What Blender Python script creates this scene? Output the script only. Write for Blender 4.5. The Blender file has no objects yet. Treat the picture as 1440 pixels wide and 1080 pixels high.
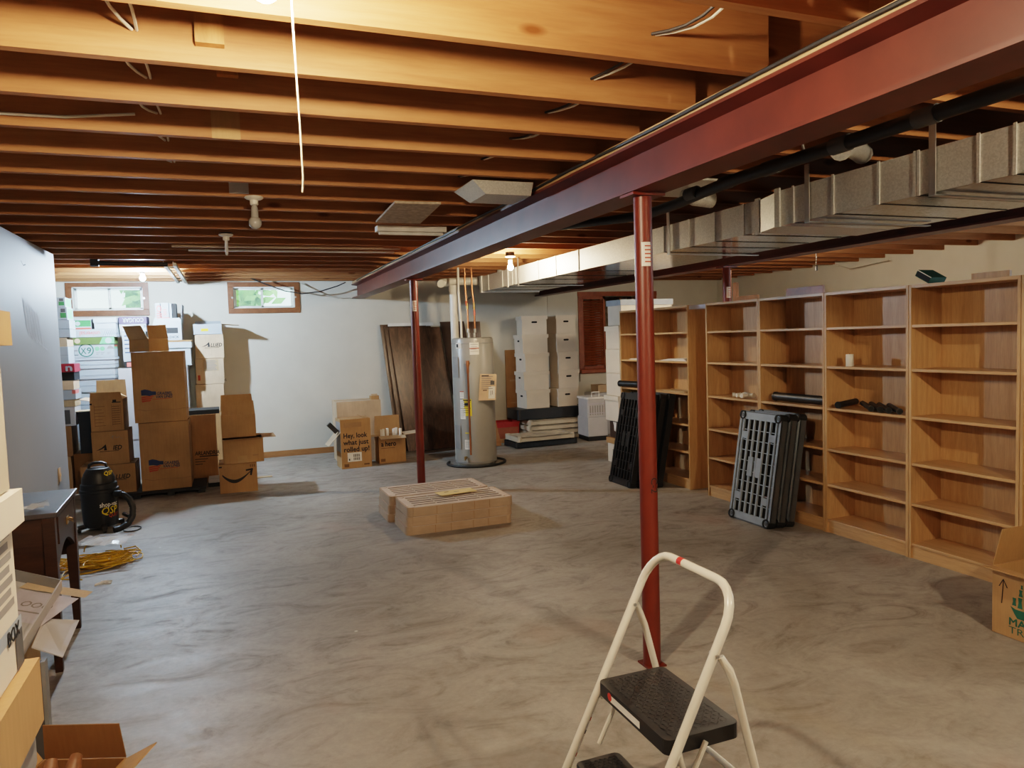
import bpy, bmesh, math, random
from math import pi, sin, cos, radians as RAD
from mathutils import Vector as V, Matrix
random.seed(7)
SC = bpy.context.scene
COL = SC.collection

# ------------------------------------------------------------------ camera (1440 x 1080 frame)
F, YAW, PITCH, ROLL, EYE = 1031.8, RAD(21.088), RAD(-3.648), RAD(1.8733), 1.6
_fw = V((sin(YAW)*cos(PITCH), cos(YAW)*cos(PITCH), sin(PITCH)))
_r0 = V((cos(YAW), -sin(YAW), 0)); _d0 = _fw.cross(_r0)
_rt = cos(ROLL)*_r0 + sin(ROLL)*_d0; _dn = -sin(ROLL)*_r0 + cos(ROLL)*_d0
cam_d = bpy.data.cameras.new('camera'); cam = bpy.data.objects.new('camera', cam_d); COL.objects.link(cam)
cam_d.sensor_width = 36; cam_d.lens = 36*F/1440; cam_d.clip_start = .05; cam_d.clip_end = 200
mw = Matrix.Identity(4)
for i in range(3):
    mw[i][0] = _rt[i]; mw[i][1] = -_dn[i]; mw[i][2] = -_fw[i]
mw[2][3] = EYE
cam.matrix_world = mw
SC.camera = cam
EYEP = V((0, 0, EYE))
def ray(u, v): return _rt*((u-720)/F) + _dn*((v-540)/F) + _fw
def Pz(u, v, z=0.): d = ray(u, v); return EYEP + d*((z-EYE)/d.z)
def Py(u, v, y): d = ray(u, v); return EYEP + d*(y/d.y)
def Px(u, v, x): d = ray(u, v); return EYEP + d*(x/d.x)

# ------------------------------------------------------------------ materials
def nodes(name):
    m = bpy.data.materials.new(name); m.use_nodes = True
    nt = m.node_tree; b = nt.nodes['Principled BSDF']
    return m, nt, b
def N(nt, t, **kw):
    n = nt.nodes.new(t)
    for k, v in kw.items():
        if k in n.inputs: n.inputs[k].default_value = v
        else: setattr(n, k, v)
    return n
def c4(c): return (c[0], c[1], c[2], 1)
def coords(nt, scale=(1, 1, 1), rnd=True):
    tc = N(nt, 'ShaderNodeTexCoord'); mp = N(nt, 'ShaderNodeMapping'); mp.inputs['Scale'].default_value = scale
    nt.links.new(tc.outputs['Object'], mp.inputs['Vector'])
    if rnd:
        oi = N(nt, 'ShaderNodeObjectInfo'); ml = N(nt, 'ShaderNodeMath', operation='MULTIPLY'); ml.inputs[1].default_value = 37.
        nt.links.new(oi.outputs['Random'], ml.inputs[0]); nt.links.new(ml.outputs[0], mp.inputs['Location'])
    return mp.outputs['Vector']
def ramp(nt, src, stops):
    r = N(nt, 'ShaderNodeValToRGB'); e = r.color_ramp.elements
    while len(e) > 1: e.remove(e[-1])
    e[0].position = stops[0][0]; e[0].color = c4(stops[0][1])
    for p, c in stops[1:]:
        x = e.new(p); x.color = c4(c)
    nt.links.new(src, r.inputs['Fac']); return r.outputs['Color']
def noise(nt, vec, scale, detail=4, rough=.55, dist=0.):
    n = N(nt, 'ShaderNodeTexNoise'); n.inputs['Scale'].default_value = scale; n.inputs['Detail'].default_value = detail
    n.inputs['Roughness'].default_value = rough; n.inputs['Distortion'].default_value = dist
    nt.links.new(vec, n.inputs['Vector']); return n.outputs['Fac']
def mixc(nt, a, b, fac, mode='MIX'):
    m = N(nt, 'ShaderNodeMix', data_type='RGBA', blend_type=mode)
    for s, i in ((a, 6), (b, 7)):
        if isinstance(s, tuple): m.inputs[i].default_value = c4(s)
        else: nt.links.new(s, m.inputs[i])
    if isinstance(fac, (int, float)): m.inputs[0].default_value = fac
    else: nt.links.new(fac, m.inputs[0])
    return m.outputs[2]
def bump(nt, b, src, strength, dist=.01):
    n = N(nt, 'ShaderNodeBump'); n.inputs['Strength'].default_value = strength; n.inputs['Distance'].default_value = dist
    nt.links.new(src, n.inputs['Height']); nt.links.new(n.outputs['Normal'], b.inputs['Normal'])
def plain(name, col, rough=.5, metal=0., var=.12, scale=9., bmp=0., stretch=(1, 1, 1), spec=None):
    m, nt, b = nodes(name); vec = coords(nt, stretch)
    f = noise(nt, vec, scale, 5)
    lo = tuple(x*(1-var) for x in col); hi = tuple(min(1, x*(1+var)) for x in col)
    nt.links.new(ramp(nt, f, [(.3, lo), (.7, hi)]), b.inputs['Base Color'])
    b.inputs['Roughness'].default_value = rough; b.inputs['Metallic'].default_value = metal
    if spec is not None: b.inputs['Specular IOR Level'].default_value = spec
    if bmp: bump(nt, b, f, bmp)
    return m
def grain(name, lo, mid, hi, stretch, scale=6., rough=.5, dist=.6, fine=.25, knots=False, spec=None):
    m, nt, b = nodes(name); vec = coords(nt, stretch)
    a = noise(nt, vec, scale, 6, .6, dist); f = noise(nt, vec, scale*7, 3, .6, 0)
    c = ramp(nt, a, [(.25, lo), (.5, mid), (.75, hi)])
    c = mixc(nt, c, ramp(nt, f, [(.35, (.55, .55, .55)), (.6, (1, 1, 1))]), fine, 'MULTIPLY')
    if knots:
        vo = N(nt, 'ShaderNodeTexVoronoi'); vo.inputs['Scale'].default_value = 2.1
        v2 = coords(nt, (1.0, 1, 2.6)); nt.links.new(v2, vo.inputs['Vector'])
        c = mixc(nt, (.16, .05, .012), c, ramp(nt, vo.outputs['Distance'], [(.07, (0, 0, 0)), (.13, (1, 1, 1))]))
    nt.links.new(c, b.inputs['Base Color']); b.inputs['Roughness'].default_value = rough
    if spec is not None: b.inputs['Specular IOR Level'].default_value = spec
    bump(nt, b, f, .08, .003)
    return m
def emis(name, col, s):
    m, nt, b = nodes(name); b.inputs['Base Color'].default_value = c4(col)
    b.inputs['Emission Color'].default_value = c4(col); b.inputs['Emission Strength'].default_value = s
    nz = noise(nt, coords(nt), 3.); return m
def glassy(name, col, rough=.1, alpha=.3):
    m, nt, b = nodes(name); b.inputs['Base Color'].default_value = c4(col); b.inputs['Roughness'].default_value = rough
    tr = N(nt, 'ShaderNodeBsdfTransparent'); mx = N(nt, 'ShaderNodeMixShader'); mx.inputs[0].default_value = alpha
    out = nt.nodes['Material Output']
    nt.links.new(tr.outputs[0], mx.inputs[1]); nt.links.new(b.outputs[0], mx.inputs[2]); nt.links.new(mx.outputs[0], out.inputs['Surface'])
    return m

def concrete():
    m, nt, b = nodes('troweled_concrete'); vec = coords(nt, (1, 1, 1), False)
    big = noise(nt, vec, .75, 6, .6, .8); sw = noise(nt, coords(nt, (1.0, 1.7, 1), False), 2.2, 12, .70, 2.0); fine = noise(nt, vec, 26, 6, .7)
    c = ramp(nt, big, [(.3, (.25, .222, .19)), (.5, (.315, .285, .25)), (.7, (.40, .365, .325))])
    dk = ramp(nt, noise(nt, coords(nt, (.5, .8, 1), False), .9, 3), [(.36, (.62,)*3), (.58, (1.,)*3)])
    c = mixc(nt, c, ramp(nt, sw, [(.27, (.40, .39, .38)), (.44, (.84, .84, .84)), (.52, (.97, .97, .97)), (.62, (1, 1, 1)), (.75, (1.12, 1.12, 1.12))]), dk, 'MULTIPLY')
    c = mixc(nt, c, ramp(nt, fine, [(.3, (.72, .72, .72)), (.7, (1.15, 1.15, 1.15))]), .5, 'MULTIPLY')
    pk = noise(nt, coords(nt, (.8, .8, .8), False), 1.1, 2)
    c = mixc(nt, c, (.36, .19, .14), mixc(nt, (0, 0, 0), ramp(nt, pk, [(.62, (0, 0, 0)), (.75, (1, 1, 1))]), .35))
    vo = N(nt, 'ShaderNodeTexVoronoi'); vo.inputs['Scale'].default_value = 2.3; nt.links.new(vec, vo.inputs['Vector'])
    wn = N(nt, 'ShaderNodeTexWhiteNoise'); nt.links.new(vo.outputs['Position'], wn.inputs['Vector'])
    sp = mixc(nt, ramp(nt, vo.outputs['Distance'], [(.012, (1, 1, 1)), (.03, (0, 0, 0))]), ramp(nt, wn.outputs['Value'], [(.62, (0, 0, 0)), (.64, (1, 1, 1))]), 1., 'MULTIPLY')
    c = mixc(nt, c, (.62, .60, .55), sp)
    nt.links.new(c, b.inputs['Base Color'])
    nt.links.new(ramp(nt, sw, [(.3, (.62,)*3), (.7, (.42,)*3)]), b.inputs['Roughness'])
    b.inputs['Specular IOR Level'].default_value = .35
    bump(nt, b, fine, .12, .004)
    return m
def galv(name, col=(.62, .60, .55), rough=.36, lo=.85, sc=120, met=.92):
    m, nt, b = nodes(name); vec = coords(nt, (1, 1, 1))
    vo = N(nt, 'ShaderNodeTexVoronoi'); vo.inputs['Scale'].default_value = sc; nt.links.new(vec, vo.inputs['Vector'])
    bw = N(nt, 'ShaderNodeRGBToBW'); nt.links.new(vo.outputs['Color'], bw.inputs[0])
    nt.links.new(ramp(nt, bw.outputs[0], [(.2, tuple(x*lo for x in col)), (.8, tuple(min(1, x*(2-lo)) for x in col))]), b.inputs['Base Color'])
    nt.links.new(ramp(nt, bw.outputs[0], [(.2, (rough-.03,)*3), (.8, (rough+.05,)*3)]), b.inputs['Roughness'])
    b.inputs['Metallic'].default_value = met
    return m
def corrug(name, col, lo=.82):
    m, nt, b = nodes(name); vec = coords(nt, (1, 1, 1))
    a = noise(nt, vec, 4., 5); w = noise(nt, coords(nt, (1, 1, .06)), 90, 2)
    c = ramp(nt, a, [(.3, tuple(x*lo for x in col)), (.7, tuple(x*1.08 for x in col))])
    c = mixc(nt, c, ramp(nt, w, [(.35, (.86, .86, .86)), (.65, (1, 1, 1))]), .5, 'MULTIPLY')
    nt.links.new(c, b.inputs['Base Color']); b.inputs['Roughness'].default_value = .75; b.inputs['Specular IOR Level'].default_value = .25
    return m

M = {}
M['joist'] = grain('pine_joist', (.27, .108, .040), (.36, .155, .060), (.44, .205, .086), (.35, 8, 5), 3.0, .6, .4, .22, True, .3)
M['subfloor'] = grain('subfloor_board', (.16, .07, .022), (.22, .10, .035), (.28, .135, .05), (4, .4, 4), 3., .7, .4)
M['block'] = grain('wood_block', (.30, .12, .035), (.42, .18, .055), (.50, .23, .08), (5, 5, 1), 3., .6)
M['plate'] = grain('plate_lumber', (.40, .25, .12), (.52, .35, .19), (.58, .42, .25), (6, .3, 6), 3., .65)
M['floor'] = concrete()
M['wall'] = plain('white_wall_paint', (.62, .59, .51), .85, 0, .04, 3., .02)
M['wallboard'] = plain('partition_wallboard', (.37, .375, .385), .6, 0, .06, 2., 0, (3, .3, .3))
M['chalk'] = plain('chalk_smear', (.50, .51, .53), .9)
M['redsteel'] = plain('red_oxide_steel', (.105, .023, .0145), .42, 0, .22, 5., .03)
M['redpost'] = plain('red_post_paint', (.125, .0175, .007), .40, 0, .12, 6.)
M['galv'] = galv('galvanised_sheet', (.62, .60, .55), .46, .90, 150, .55); M['galvshade'] = galv('galvanised_shaded_bottom', (.20, .19, .18), .14, .95, 60, .95)  # second one puts the duct's underside shade into a darker sheet colour
M['strap'] = plain('strap_steel', (.50, .49, .47), .35, .85)
M['oak'] = grain('oak_laminate', (.40, .225, .10), (.50, .295, .14), (.58, .36, .185), (7, 7, .55), 3.2, .42, .9, .3)
M['oakflat'] = grain('oak_shelf', (.42, .24, .11), (.52, .31, .15), (.60, .37, .19), (7, .5, 7), 3.2, .36, .9, .3)
M['trimwood'] = grain('brown_trim', (.15, .05, .018), (.21, .075, .027), (.26, .10, .04), (2, 2, 2), 5., .45)
M['redwood'] = grain('red_brown_wood', (.22, .055, .016), (.31, .085, .026), (.38, .12, .04), (2, 2, 2), 4., .4)
M['basewood'] = grain('base_trim', (.26, .12, .045), (.34, .16, .06), (.40, .20, .08), (.5, 4, 4), 5., .5)
M['walnut'] = grain('walnut_panel', (.045, .022, .011), (.095, .048, .025), (.16, .088, .048), (5, 5, .35), 3., .33, 1.2, .4)
M['walnutedge'] = plain('panel_edge', (.05, .026, .016), .6)
M['deskwood'] = grain('dark_desk_wood', (.022, .009, .006), (.042, .018, .010), (.060, .026, .015), (.6, .6, 4), 5., .38)
M['desktop'] = plain('desk_top_laminate', (.060, .054, .060), .34, 0, .15, 5.)
M['kraft'] = corrug('kraft_cardboard', (.42, .245, .115)); M['kraftlite'] = corrug('light_cardboard', (.50, .36, .215))
M['kraftdark'] = corrug('brown_cardboard', (.30, .155, .065)); M['kraftin'] = corrug('cardboard_inside', (.40, .255, .135))
M['tape'] = plain('packing_tape', (.40, .25, .12), .25)
M['beigebox'] = corrug('beige_cardboard', (.58, .43, .29))
M['whitebox'] = plain('white_cardboard', (.70, .61, .50), .7, 0, .05, 4.); M['coolwhite'] = plain('white_carton', (.37, .415, .46), .6, 0, .04, 4.)
M['greywhite'] = plain('grey_white_board', (.47, .45, .45), .6, 0, .05)
M['bluegrey'] = plain('blue_grey_board', (.30, .34, .39), .6)
M['hole'] = plain('hole_dark', (.012, .011, .010), .9)
M['ink'] = plain('black_ink', (.014, .014, .016), .7); M['navy'] = plain('navy_ink', (.03, .045, .11), .7)
M['redink'] = plain('red_ink', (.42, .07, .035), .7); M['greenink'] = plain('green_ink', (.05, .22, .06), .6)
M['tealink'] = plain('teal_ink', (.015, .10, .065), .7); M['greyink'] = plain('grey_ink', (.24, .22, .21), .7)
M['purple'] = plain('purple_print', (.075, .055, .12), .6); M['pink'] = plain('pink_print', (.66, .16, .13), .6)
M['olive'] = plain('olive_print', (.085, .13, .03), .6); M['lightgreen'] = plain('light_green_print', (.16, .45, .20), .6)
M['brownink'] = plain('brown_ink', (.16, .085, .035), .7); M['faint'] = plain('faint_ink', (.30, .17, .08), .7)
M['crimson'] = plain('crimson_board', (.33, .02, .035), .5); M['yellow'] = plain('yellow_label', (.75, .55, .02), .6)
M['manila'] = plain('manila_envelope', (.72, .53, .24), .65); M['paper'] = plain('paper', (.74, .72, .68), .7); M['labelw'] = plain('label_white', (.78, .74, .68), .6)
M['tan'] = plain('tan_paper', (.66, .46, .30), .6)
M['black'] = plain('black_plastic', (.012, .012, .013), .42, 0, .2); M['blackmat'] = plain('matte_black', (.010, .010, .010), .7)
M['blacksheen'] = plain('black_sheen_plastic', (.015, .016, .018), .28, 0, .2)
M['greypl'] = plain('grey_plastic', (.235, .265, .295), .45, 0, .12); M['greydk'] = plain('dark_grey_plastic', (.075, .078, .082), .5)
M['beigepl'] = plain('beige_plastic', (.50, .43, .33), .5, 0, .06); M['beigerim'] = corrug('tan_resin', (.47, .335, .235)); M['beigegrate'] = plain('tan_resin_top', (.56, .44, .36), .6)
M['beigeshade'] = plain('tan_gap_shade', (.10, .055, .035), .8)  # shade in the slat gaps, put into the colour
M['heater'] = plain('heater_grey', (.285, .275, .25), .33, 0, .03); M['heaterpanel'] = plain('heater_panel_grey', (.24, .24, .235), .4)
M['copper'] = plain('copper', (.55, .22, .11), .32, .9); M['brass'] = plain('brass', (.45, .30, .12), .35, .9)
M['pvc'] = plain('pvc_white', (.70, .66, .58), .4, 0, .04); M['rubber'] = plain('black_rubber', (.015, .015, .015), .55)
M['whitesteel'] = plain('white_enamel', (.76, .71, .62), .22, 0, .03); M['redpl'] = plain('red_plastic', (.55, .03, .02), .4)
M['porcelain'] = plain('porcelain', (.72, .66, .56), .3); M['bulboff'] = plain('unlit_bulb', (.38, .35, .31), .15)
M['cord_w'] = plain('white_cable', (.62, .58, .50), .5); M['cord_k'] = plain('black_cable', (.02, .018, .018), .5); M['rope'] = plain('cotton_string', (.80, .72, .50), .8)
M['yellowcord'] = plain('yellow_cord', (.62, .36, .015), .45, 0, .2, 20); M['bag'] = glassy('clear_bag', (.85, .87, .90), .15, .45)
M['redbin'] = plain('red_bin', (.40, .025, .02), .4); M['rust'] = plain('rust_card', (.30, .095, .05), .7)
M['vinyl'] = plain('window_vinyl', (.80, .80, .76), .4); M['glass'] = glassy('window_glass', (.85, .95, .95), .05, .10)
M['leaf'] = plain('shrub_leaf', (.42, .80, .22), .6, 0, .4, 3.); M['soil'] = plain('soil', (.20, .17, .10), .9); M['woodpiece'] = grain('brown_wood_piece', (.14, .06, .025), (.20, .085, .035), (.25, .11, .05), (2, 2, 2), 4., .5)
M['insul'] = plain('insulation', (.38, .30, .20), .9, 0, .5, 12); M['stud'] = grain('stud', (.30, .16, .07), (.40, .22, .10), (.46, .27, .13), (4, 4, .5), 4., .7)
M['osb'] = plain('particle_board', (.42, .33, .24), .8, 0, .3, 30, 0)
M['glow_warm'] = emis('lit_bulb_warm', (1, .80, .50), 40); M['glow_cool'] = emis('lit_bulb_cool', (.86, .95, 1), 60)
M['laven'] = plain('lavender_board', (.50, .47, .53), .6)
M['steelgrey'] = plain('painted_grey_steel', (.26, .27, .28), .4, .3)

# ------------------------------------------------------------------ mesh builder
_fc = {}
def text_mesh(s, bold=0., shear=0., align='LEFT'):
    k = (s, bold, shear, align)
    if k not in _fc:
        cu = bpy.data.curves.new('t', 'FONT'); cu.body = s; cu.shear = shear; cu.align_x = align; cu.resolution_u = 2
        o = bpy.data.objects.new('t', cu); COL.objects.link(o)
        me = bpy.data.meshes.new_from_object(o.evaluated_get(bpy.context.evaluated_depsgraph_get()))
        vs, fs = [], []
        for i, (dx, dy) in enumerate(((0, 0), (bold, 0), (-bold, 0), (0, bold), (0, -bold)) if bold else ((0, 0),)):   # heavier strokes
            b = len(vs); vs += [v.co+V((dx, dy, .0002*i)) for v in me.vertices]; fs += [tuple(b+j for j in p.vertices) for p in me.polygons]
        _fc[k] = (vs, fs)
        bpy.data.objects.remove(o); bpy.data.curves.remove(cu); bpy.data.meshes.remove(me)
    return _fc[k]
class MB:
    def __init__(s): s.v = []; s.f = []; s.m = []; s.mats = []; s.sm = []
    def add(s, vs, fs, mat, T=None, smooth=False):
        if mat not in s.mats: s.mats.append(mat)
        mi = s.mats.index(mat); b = len(s.v)
        s.v += [(T @ V(v)) if T is not None else V(v) for v in vs]
        for f in fs: s.f.append([b+i for i in f]); s.m.append(mi); s.sm.append(smooth)
        return s
    def box(s, x0, x1, y0, y1, z0, z1, mat, T=None):
        vs = [(x, y, z) for z in (z0, z1) for y in (y0, y1) for x in (x0, x1)]
        return s.add(vs, [(0, 2, 3, 1), (4, 5, 7, 6), (0, 1, 5, 4), (2, 6, 7, 3), (0, 4, 6, 2), (1, 3, 7, 5)], mat, T)
    def rbox(s, x0, x1, y0, y1, z0, z1, r, mat, T=None, n=3):   # box with rounded vertical edges
        p = []
        for cx, cy, a in ((x1-r, y1-r, 0), (x0+r, y1-r, 90), (x0+r, y0+r, 180), (x1-r, y0+r, 270)):
            for k in range(n+1): t = RAD(a+90*k/n); p.append((cx+r*cos(t), cy+r*sin(t)))
        return s.prism(p, z0, z1, mat, T)
    def prism(s, p, z0, z1, mat, T=None):
        n = len(p); vs = [(x, y, z0) for x, y in p]+[(x, y, z1) for x, y in p]
        fs = [tuple(range(n))[::-1], tuple(range(n, 2*n))]+[(i, (i+1) % n, n+(i+1) % n, n+i) for i in range(n)]
        return s.add(vs, fs, mat, T)
    def tube(s, pts, r, mat, n=8, T=None, closed=False, caps=True):
        pts = [V(p) for p in pts]; k = len(pts); rs = r if isinstance(r, (list, tuple)) else [r]*k
        tang = []
        for i in range(k):
            a = pts[i-1] if (i or closed) else pts[0]; b = pts[(i+1) % k] if (i < k-1 or closed) else pts[-1]
            d = b-a; tang.append(d.normalized() if d.length > 1e-9 else V((0, 0, 1)))
        u = tang[0].orthogonal().normalized(); vs = []
        for i in range(k):
            if i:
                q = tang[i-1].rotation_difference(tang[i]); u = (q @ u).normalized()
            w = tang[i].cross(u)
            for j in range(n): t = 2*pi*j/n; vs.append(pts[i]+(u*cos(t)+w*sin(t))*rs[i])
        fs = []
        for i in range(k if closed else k-1):
            a = i*n; b = ((i+1) % k)*n
            for j in range(n): fs.append((a+j, a+(j+1) % n, b+(j+1) % n, b+j))
        if caps and not closed: fs += [tuple(range(n))[::-1], tuple(range((k-1)*n, k*n))]
        return s.add(vs, fs, mat, T, True)
    def lathe(s, prof, mat, T=None, n=24, smooth=True):
        vs = []; fs = []; k = len(prof)
        for r, z in prof:
            for j in range(n): t = 2*pi*j/n; vs.append((max(r, 1e-4)*cos(t), max(r, 1e-4)*sin(t), z))
        for i in range(k-1):
            for j in range(n): fs.append((i*n+j, i*n+(j+1) % n, (i+1)*n+(j+1) % n, (i+1)*n+j))
        fs += [tuple(range(n))[::-1], tuple(range((k-1)*n, k*n))]
        return s.add(vs, fs, mat, T, smooth)
    def quad(s, a, b, c, d, mat, T=None): return s.add([a, b, c, d], [(0, 1, 2, 3)], mat, T)
    def sheet(s, pts, th, mat, T=None):   # flat polygon (3-D points) given a thickness along its normal
        pts = [V(p) for p in pts]; nr = (pts[1]-pts[0]).cross(pts[2]-pts[0]).normalized()*th; n = len(pts)
        vs = pts+[p+nr for p in pts]
        return s.add(vs, [tuple(range(n))[::-1], tuple(range(n, 2*n))]+[(i, (i+1) % n, n+(i+1) % n, n+i) for i in range(n)], mat, T)
    def text(s, txt, x, y, size, mat, T, bold=.012, shear=0., align='LEFT', sx=1., rot=0., fit=0):
        vs, fs = text_mesh(txt, bold, shear, align)
        if fit: sx = fit/(size*max(v.x for v in vs))
        R = Matrix.Translation((x, y, .0012)) @ Matrix.Rotation(rot, 4, 'Z') @ Matrix.Diagonal((size*sx, size, 1, 1))
        return s.add([tuple(R @ v) for v in vs], fs, mat, T)
    def build(s, name, parent=None, loc=None, rz=0, bevel=0, smooth_ang=40):
        me = bpy.data.meshes.new(name); me.from_pydata(s.v, [], s.f)
        for mt in s.mats: me.materials.append(M[mt])
        me.polygons.foreach_set('material_index', s.m); me.polygons.foreach_set('use_smooth', s.sm)
        bm = bmesh.new(); bm.from_mesh(me); bmesh.ops.recalc_face_normals(bm, faces=bm.faces); bm.to_mesh(me); bm.free()
        if any(s.sm): me.set_sharp_from_angle(angle=RAD(smooth_ang))
        me.update()
        o = bpy.data.objects.new(name, me); COL.objects.link(o)
        if parent: o.parent = parent
        if loc is not None: o.location = loc
        if rz: o.rotation_euler.z = rz
        if bevel:
            b = o.modifiers.new('bevel', 'BEVEL'); b.width = bevel; b.segments = 2; b.limit_method = 'ANGLE'; b.angle_limit = RAD(50)
        return o
def frame(o, x, y, n): 
    x = V(x); y = V(y); n = V(n); m = Matrix.Identity(4)
    for i in range(3): m[i][0] = x[i]; m[i][1] = y[i]; m[i][2] = n[i]; m[i][3] = o[i]
    return m
def tag(o, label, cat, group=None):
    o['label'] = label; o['category'] = cat
    if group: o['group'] = group
    return o
def thing(name, label, cat, loc=(0, 0, 0), rz=0, group=None):
    o = bpy.data.objects.new(name, None); COL.objects.link(o); o.empty_display_size = .1
    o.location = loc; o.rotation_euler.z = rz; return tag(o, label, cat, group)
def struct(o): o['kind'] = 'structure'; return o
def dup(root, loc, rot, label, group=None):
    r = root.copy(); COL.objects.link(r); r.location = loc; r.rotation_euler = rot; r['label'] = label
    if group: r['group'] = group
    for ch in list(root.children):
        c = ch.copy(); COL.objects.link(c); c.parent = r
        for g in list(ch.children):
            d = g.copy(); COL.objects.link(d); d.parent = c
    return r
ORD = 'first second third fourth fifth sixth seventh eighth ninth tenth eleventh twelfth thirteenth fourteenth fifteenth sixteenth seventeenth eighteenth nineteenth twentieth twenty-first twenty-second twenty-third twenty-fourth twenty-fifth twenty-sixth twenty-seventh twenty-eighth'.split()

# ------------------------------------------------------------------ room shell
BY, LX, RX, NY = 10.95, -4.2, 8.2, -2.2       # back wall, left wall, right wall, wall behind the camera
JZ, JT, SUBZ = 2.49, 2.725, 2.727
struct(MB().box(LX-.2, RX+.2, NY-.2, BY+.2, -.12, 0, 'floor').build('floor'))
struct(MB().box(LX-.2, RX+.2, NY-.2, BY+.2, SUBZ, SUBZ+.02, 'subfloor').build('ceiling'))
def wall_y(name, y0, y1, xa, xb, holes, mat='wall', zt=SUBZ):
    xs = sorted({xa, xb, *[h[0] for h in holes], *[h[1] for h in holes]}); zs = sorted({0, zt, *[h[2] for h in holes], *[h[3] for h in holes]})
    mb = MB()
    for a, b in zip(xs, xs[1:]):
        run = None
        for c, d in zip(zs, zs[1:]):
            if any(h[0] <= a and b <= h[1] and h[2] <= c and d <= h[3] for h in holes):
                if run: mb.box(a, b, y0, y1, run[0], run[1], mat); run = None
            else: run = (run[0], d) if run else (c, d)
        if run: mb.box(a, b, y0, y1, run[0], run[1], mat)
    return struct(mb.build(name))
W1 = (-1.835, -1.01, 2.125, 2.43); W2 = (.115, .935, 2.125, 2.42); OP = (5.50, 6.86, 1.03, 2.235)
wall_y('wall_back', BY, BY+.2, LX, RX, [W1, W2, OP])
struct(MB().box(LX-.2, LX, NY, BY, 0, SUBZ, 'wall').build('wall_left'))
wr = MB()
for y0, y1, z0, z1 in ((NY, 1.2, 0, SUBZ), (1.2, 3.6, 0, 1.0), (1.2, 3.6, 2.2, SUBZ), (3.6, BY, 0, SUBZ)): wr.box(RX, RX+.2, y0, y1, z0, z1, 'wall')
struct(wr.build('wall_right'))
struct(MB().box(LX, RX, NY-.2, NY, 0, SUBZ, 'wall').build('wall_behind'))
struct(MB().box(-.3, 4.2, BY-.014, BY-.001, 0, .085, 'basewood').build('baseboard_back'))
# rim joist strip and plate at the top of the back wall
def window(name, w, ox0, ox1, oz0, oz1, split, y=BY):
    r = bpy.data.objects.new(name, None); COL.objects.link(r); struct(r)
    x0, x1, z0, z1 = w; c = MB()
    c.box(ox0, ox1, y-.02, y, oz0, z0, 'trimwood'); c.box(ox0, ox1, y-.02, y, z1, oz1, 'trimwood')
    c.box(ox0, x0, y-.02, y, z0, z1, 'trimwood'); c.box(x1, ox1, y-.02, y, z0, z1, 'trimwood')
    c.build('casing', r, bevel=.003)
    j = MB()
    j.box(x0, x0+.012, y, y+.13, z0, z1, 'vinyl'); j.box(x1-.012, x1, y, y+.13, z0, z1, 'vinyl')
    j.box(x0, x1, y, y+.13, z0, z0+.012, 'vinyl'); j.box(x0, x1, y, y+.13, z1-.012, z1, 'vinyl'); j.build('jamb', r)
    s = MB(); a = x0+.012; b = x1-.012
    for p, q, yy in ((a, split+.015, .10), (split-.015, b, .115)):
        s.box(p, p+.03, y+yy, y+yy+.014, z0+.012, z1-.012, 'vinyl'); s.box(q-.03, q, y+yy, y+yy+.014, z0+.012, z1-.012, 'vinyl')
        s.box(p, q, y+yy, y+yy+.014, z0+.012, z0+.035, 'vinyl'); s.box(p, q, y+yy, y+yy+.014, z1-.035, z1-.012, 'vinyl')
    s.build('sash', r)
    MB().box(a+.03, split-.015, y+.105, y+.109, z0+.035, z1-.035, 'glass').build('pane', r)
    MB().box(split+.015, b-.03, y+.12, y+.124, z0+.035, z1-.035, 'glass').build('pane', r)
    for k in (-1, 1):
        xx = x0-.012 if k < 0 else x1+.012
        MB().box(xx-.012, xx+.012, y-.034, y-.02, (z0+z1)/2-.012, (z0+z1)/2+.012, 'strap').build('latch', r)
window('window_1', W1, -1.905, -.94, 2.05, 2.487, -1.42)
window('window_2', W2, .045, 1.005, 2.052, 2.487, .5)
# window of the side room, outside the frame: daylight enters there
r = bpy.data.objects.new('window_3', None); COL.objects.link(r); struct(r)
w3 = MB()
for y0, y1, z0, z1 in ((1.13, 1.2, .93, 2.27), (3.6, 3.67, .93, 2.27), (1.2, 3.6, .93, 1.0), (1.2, 3.6, 2.2, 2.27)): w3.box(RX-.02, RX-.001, y0, y1, z0, z1, 'trimwood')
for y0, y1, z0, z1 in ((1.2, 1.25, 1., 2.2), (3.55, 3.6, 1., 2.2), (2.37, 2.43, 1., 2.2), (1.2, 3.6, 1., 1.05), (1.2, 3.6, 2.15, 2.2)): w3.box(RX+.06, RX+.1, y0, y1, z0, z1, 'vinyl')
w3.build('window_frame', r)
MB().box(RX+.078, RX+.082, 1.25, 3.55, 1.05, 2.15, 'glass').build('pane', r)
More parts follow.
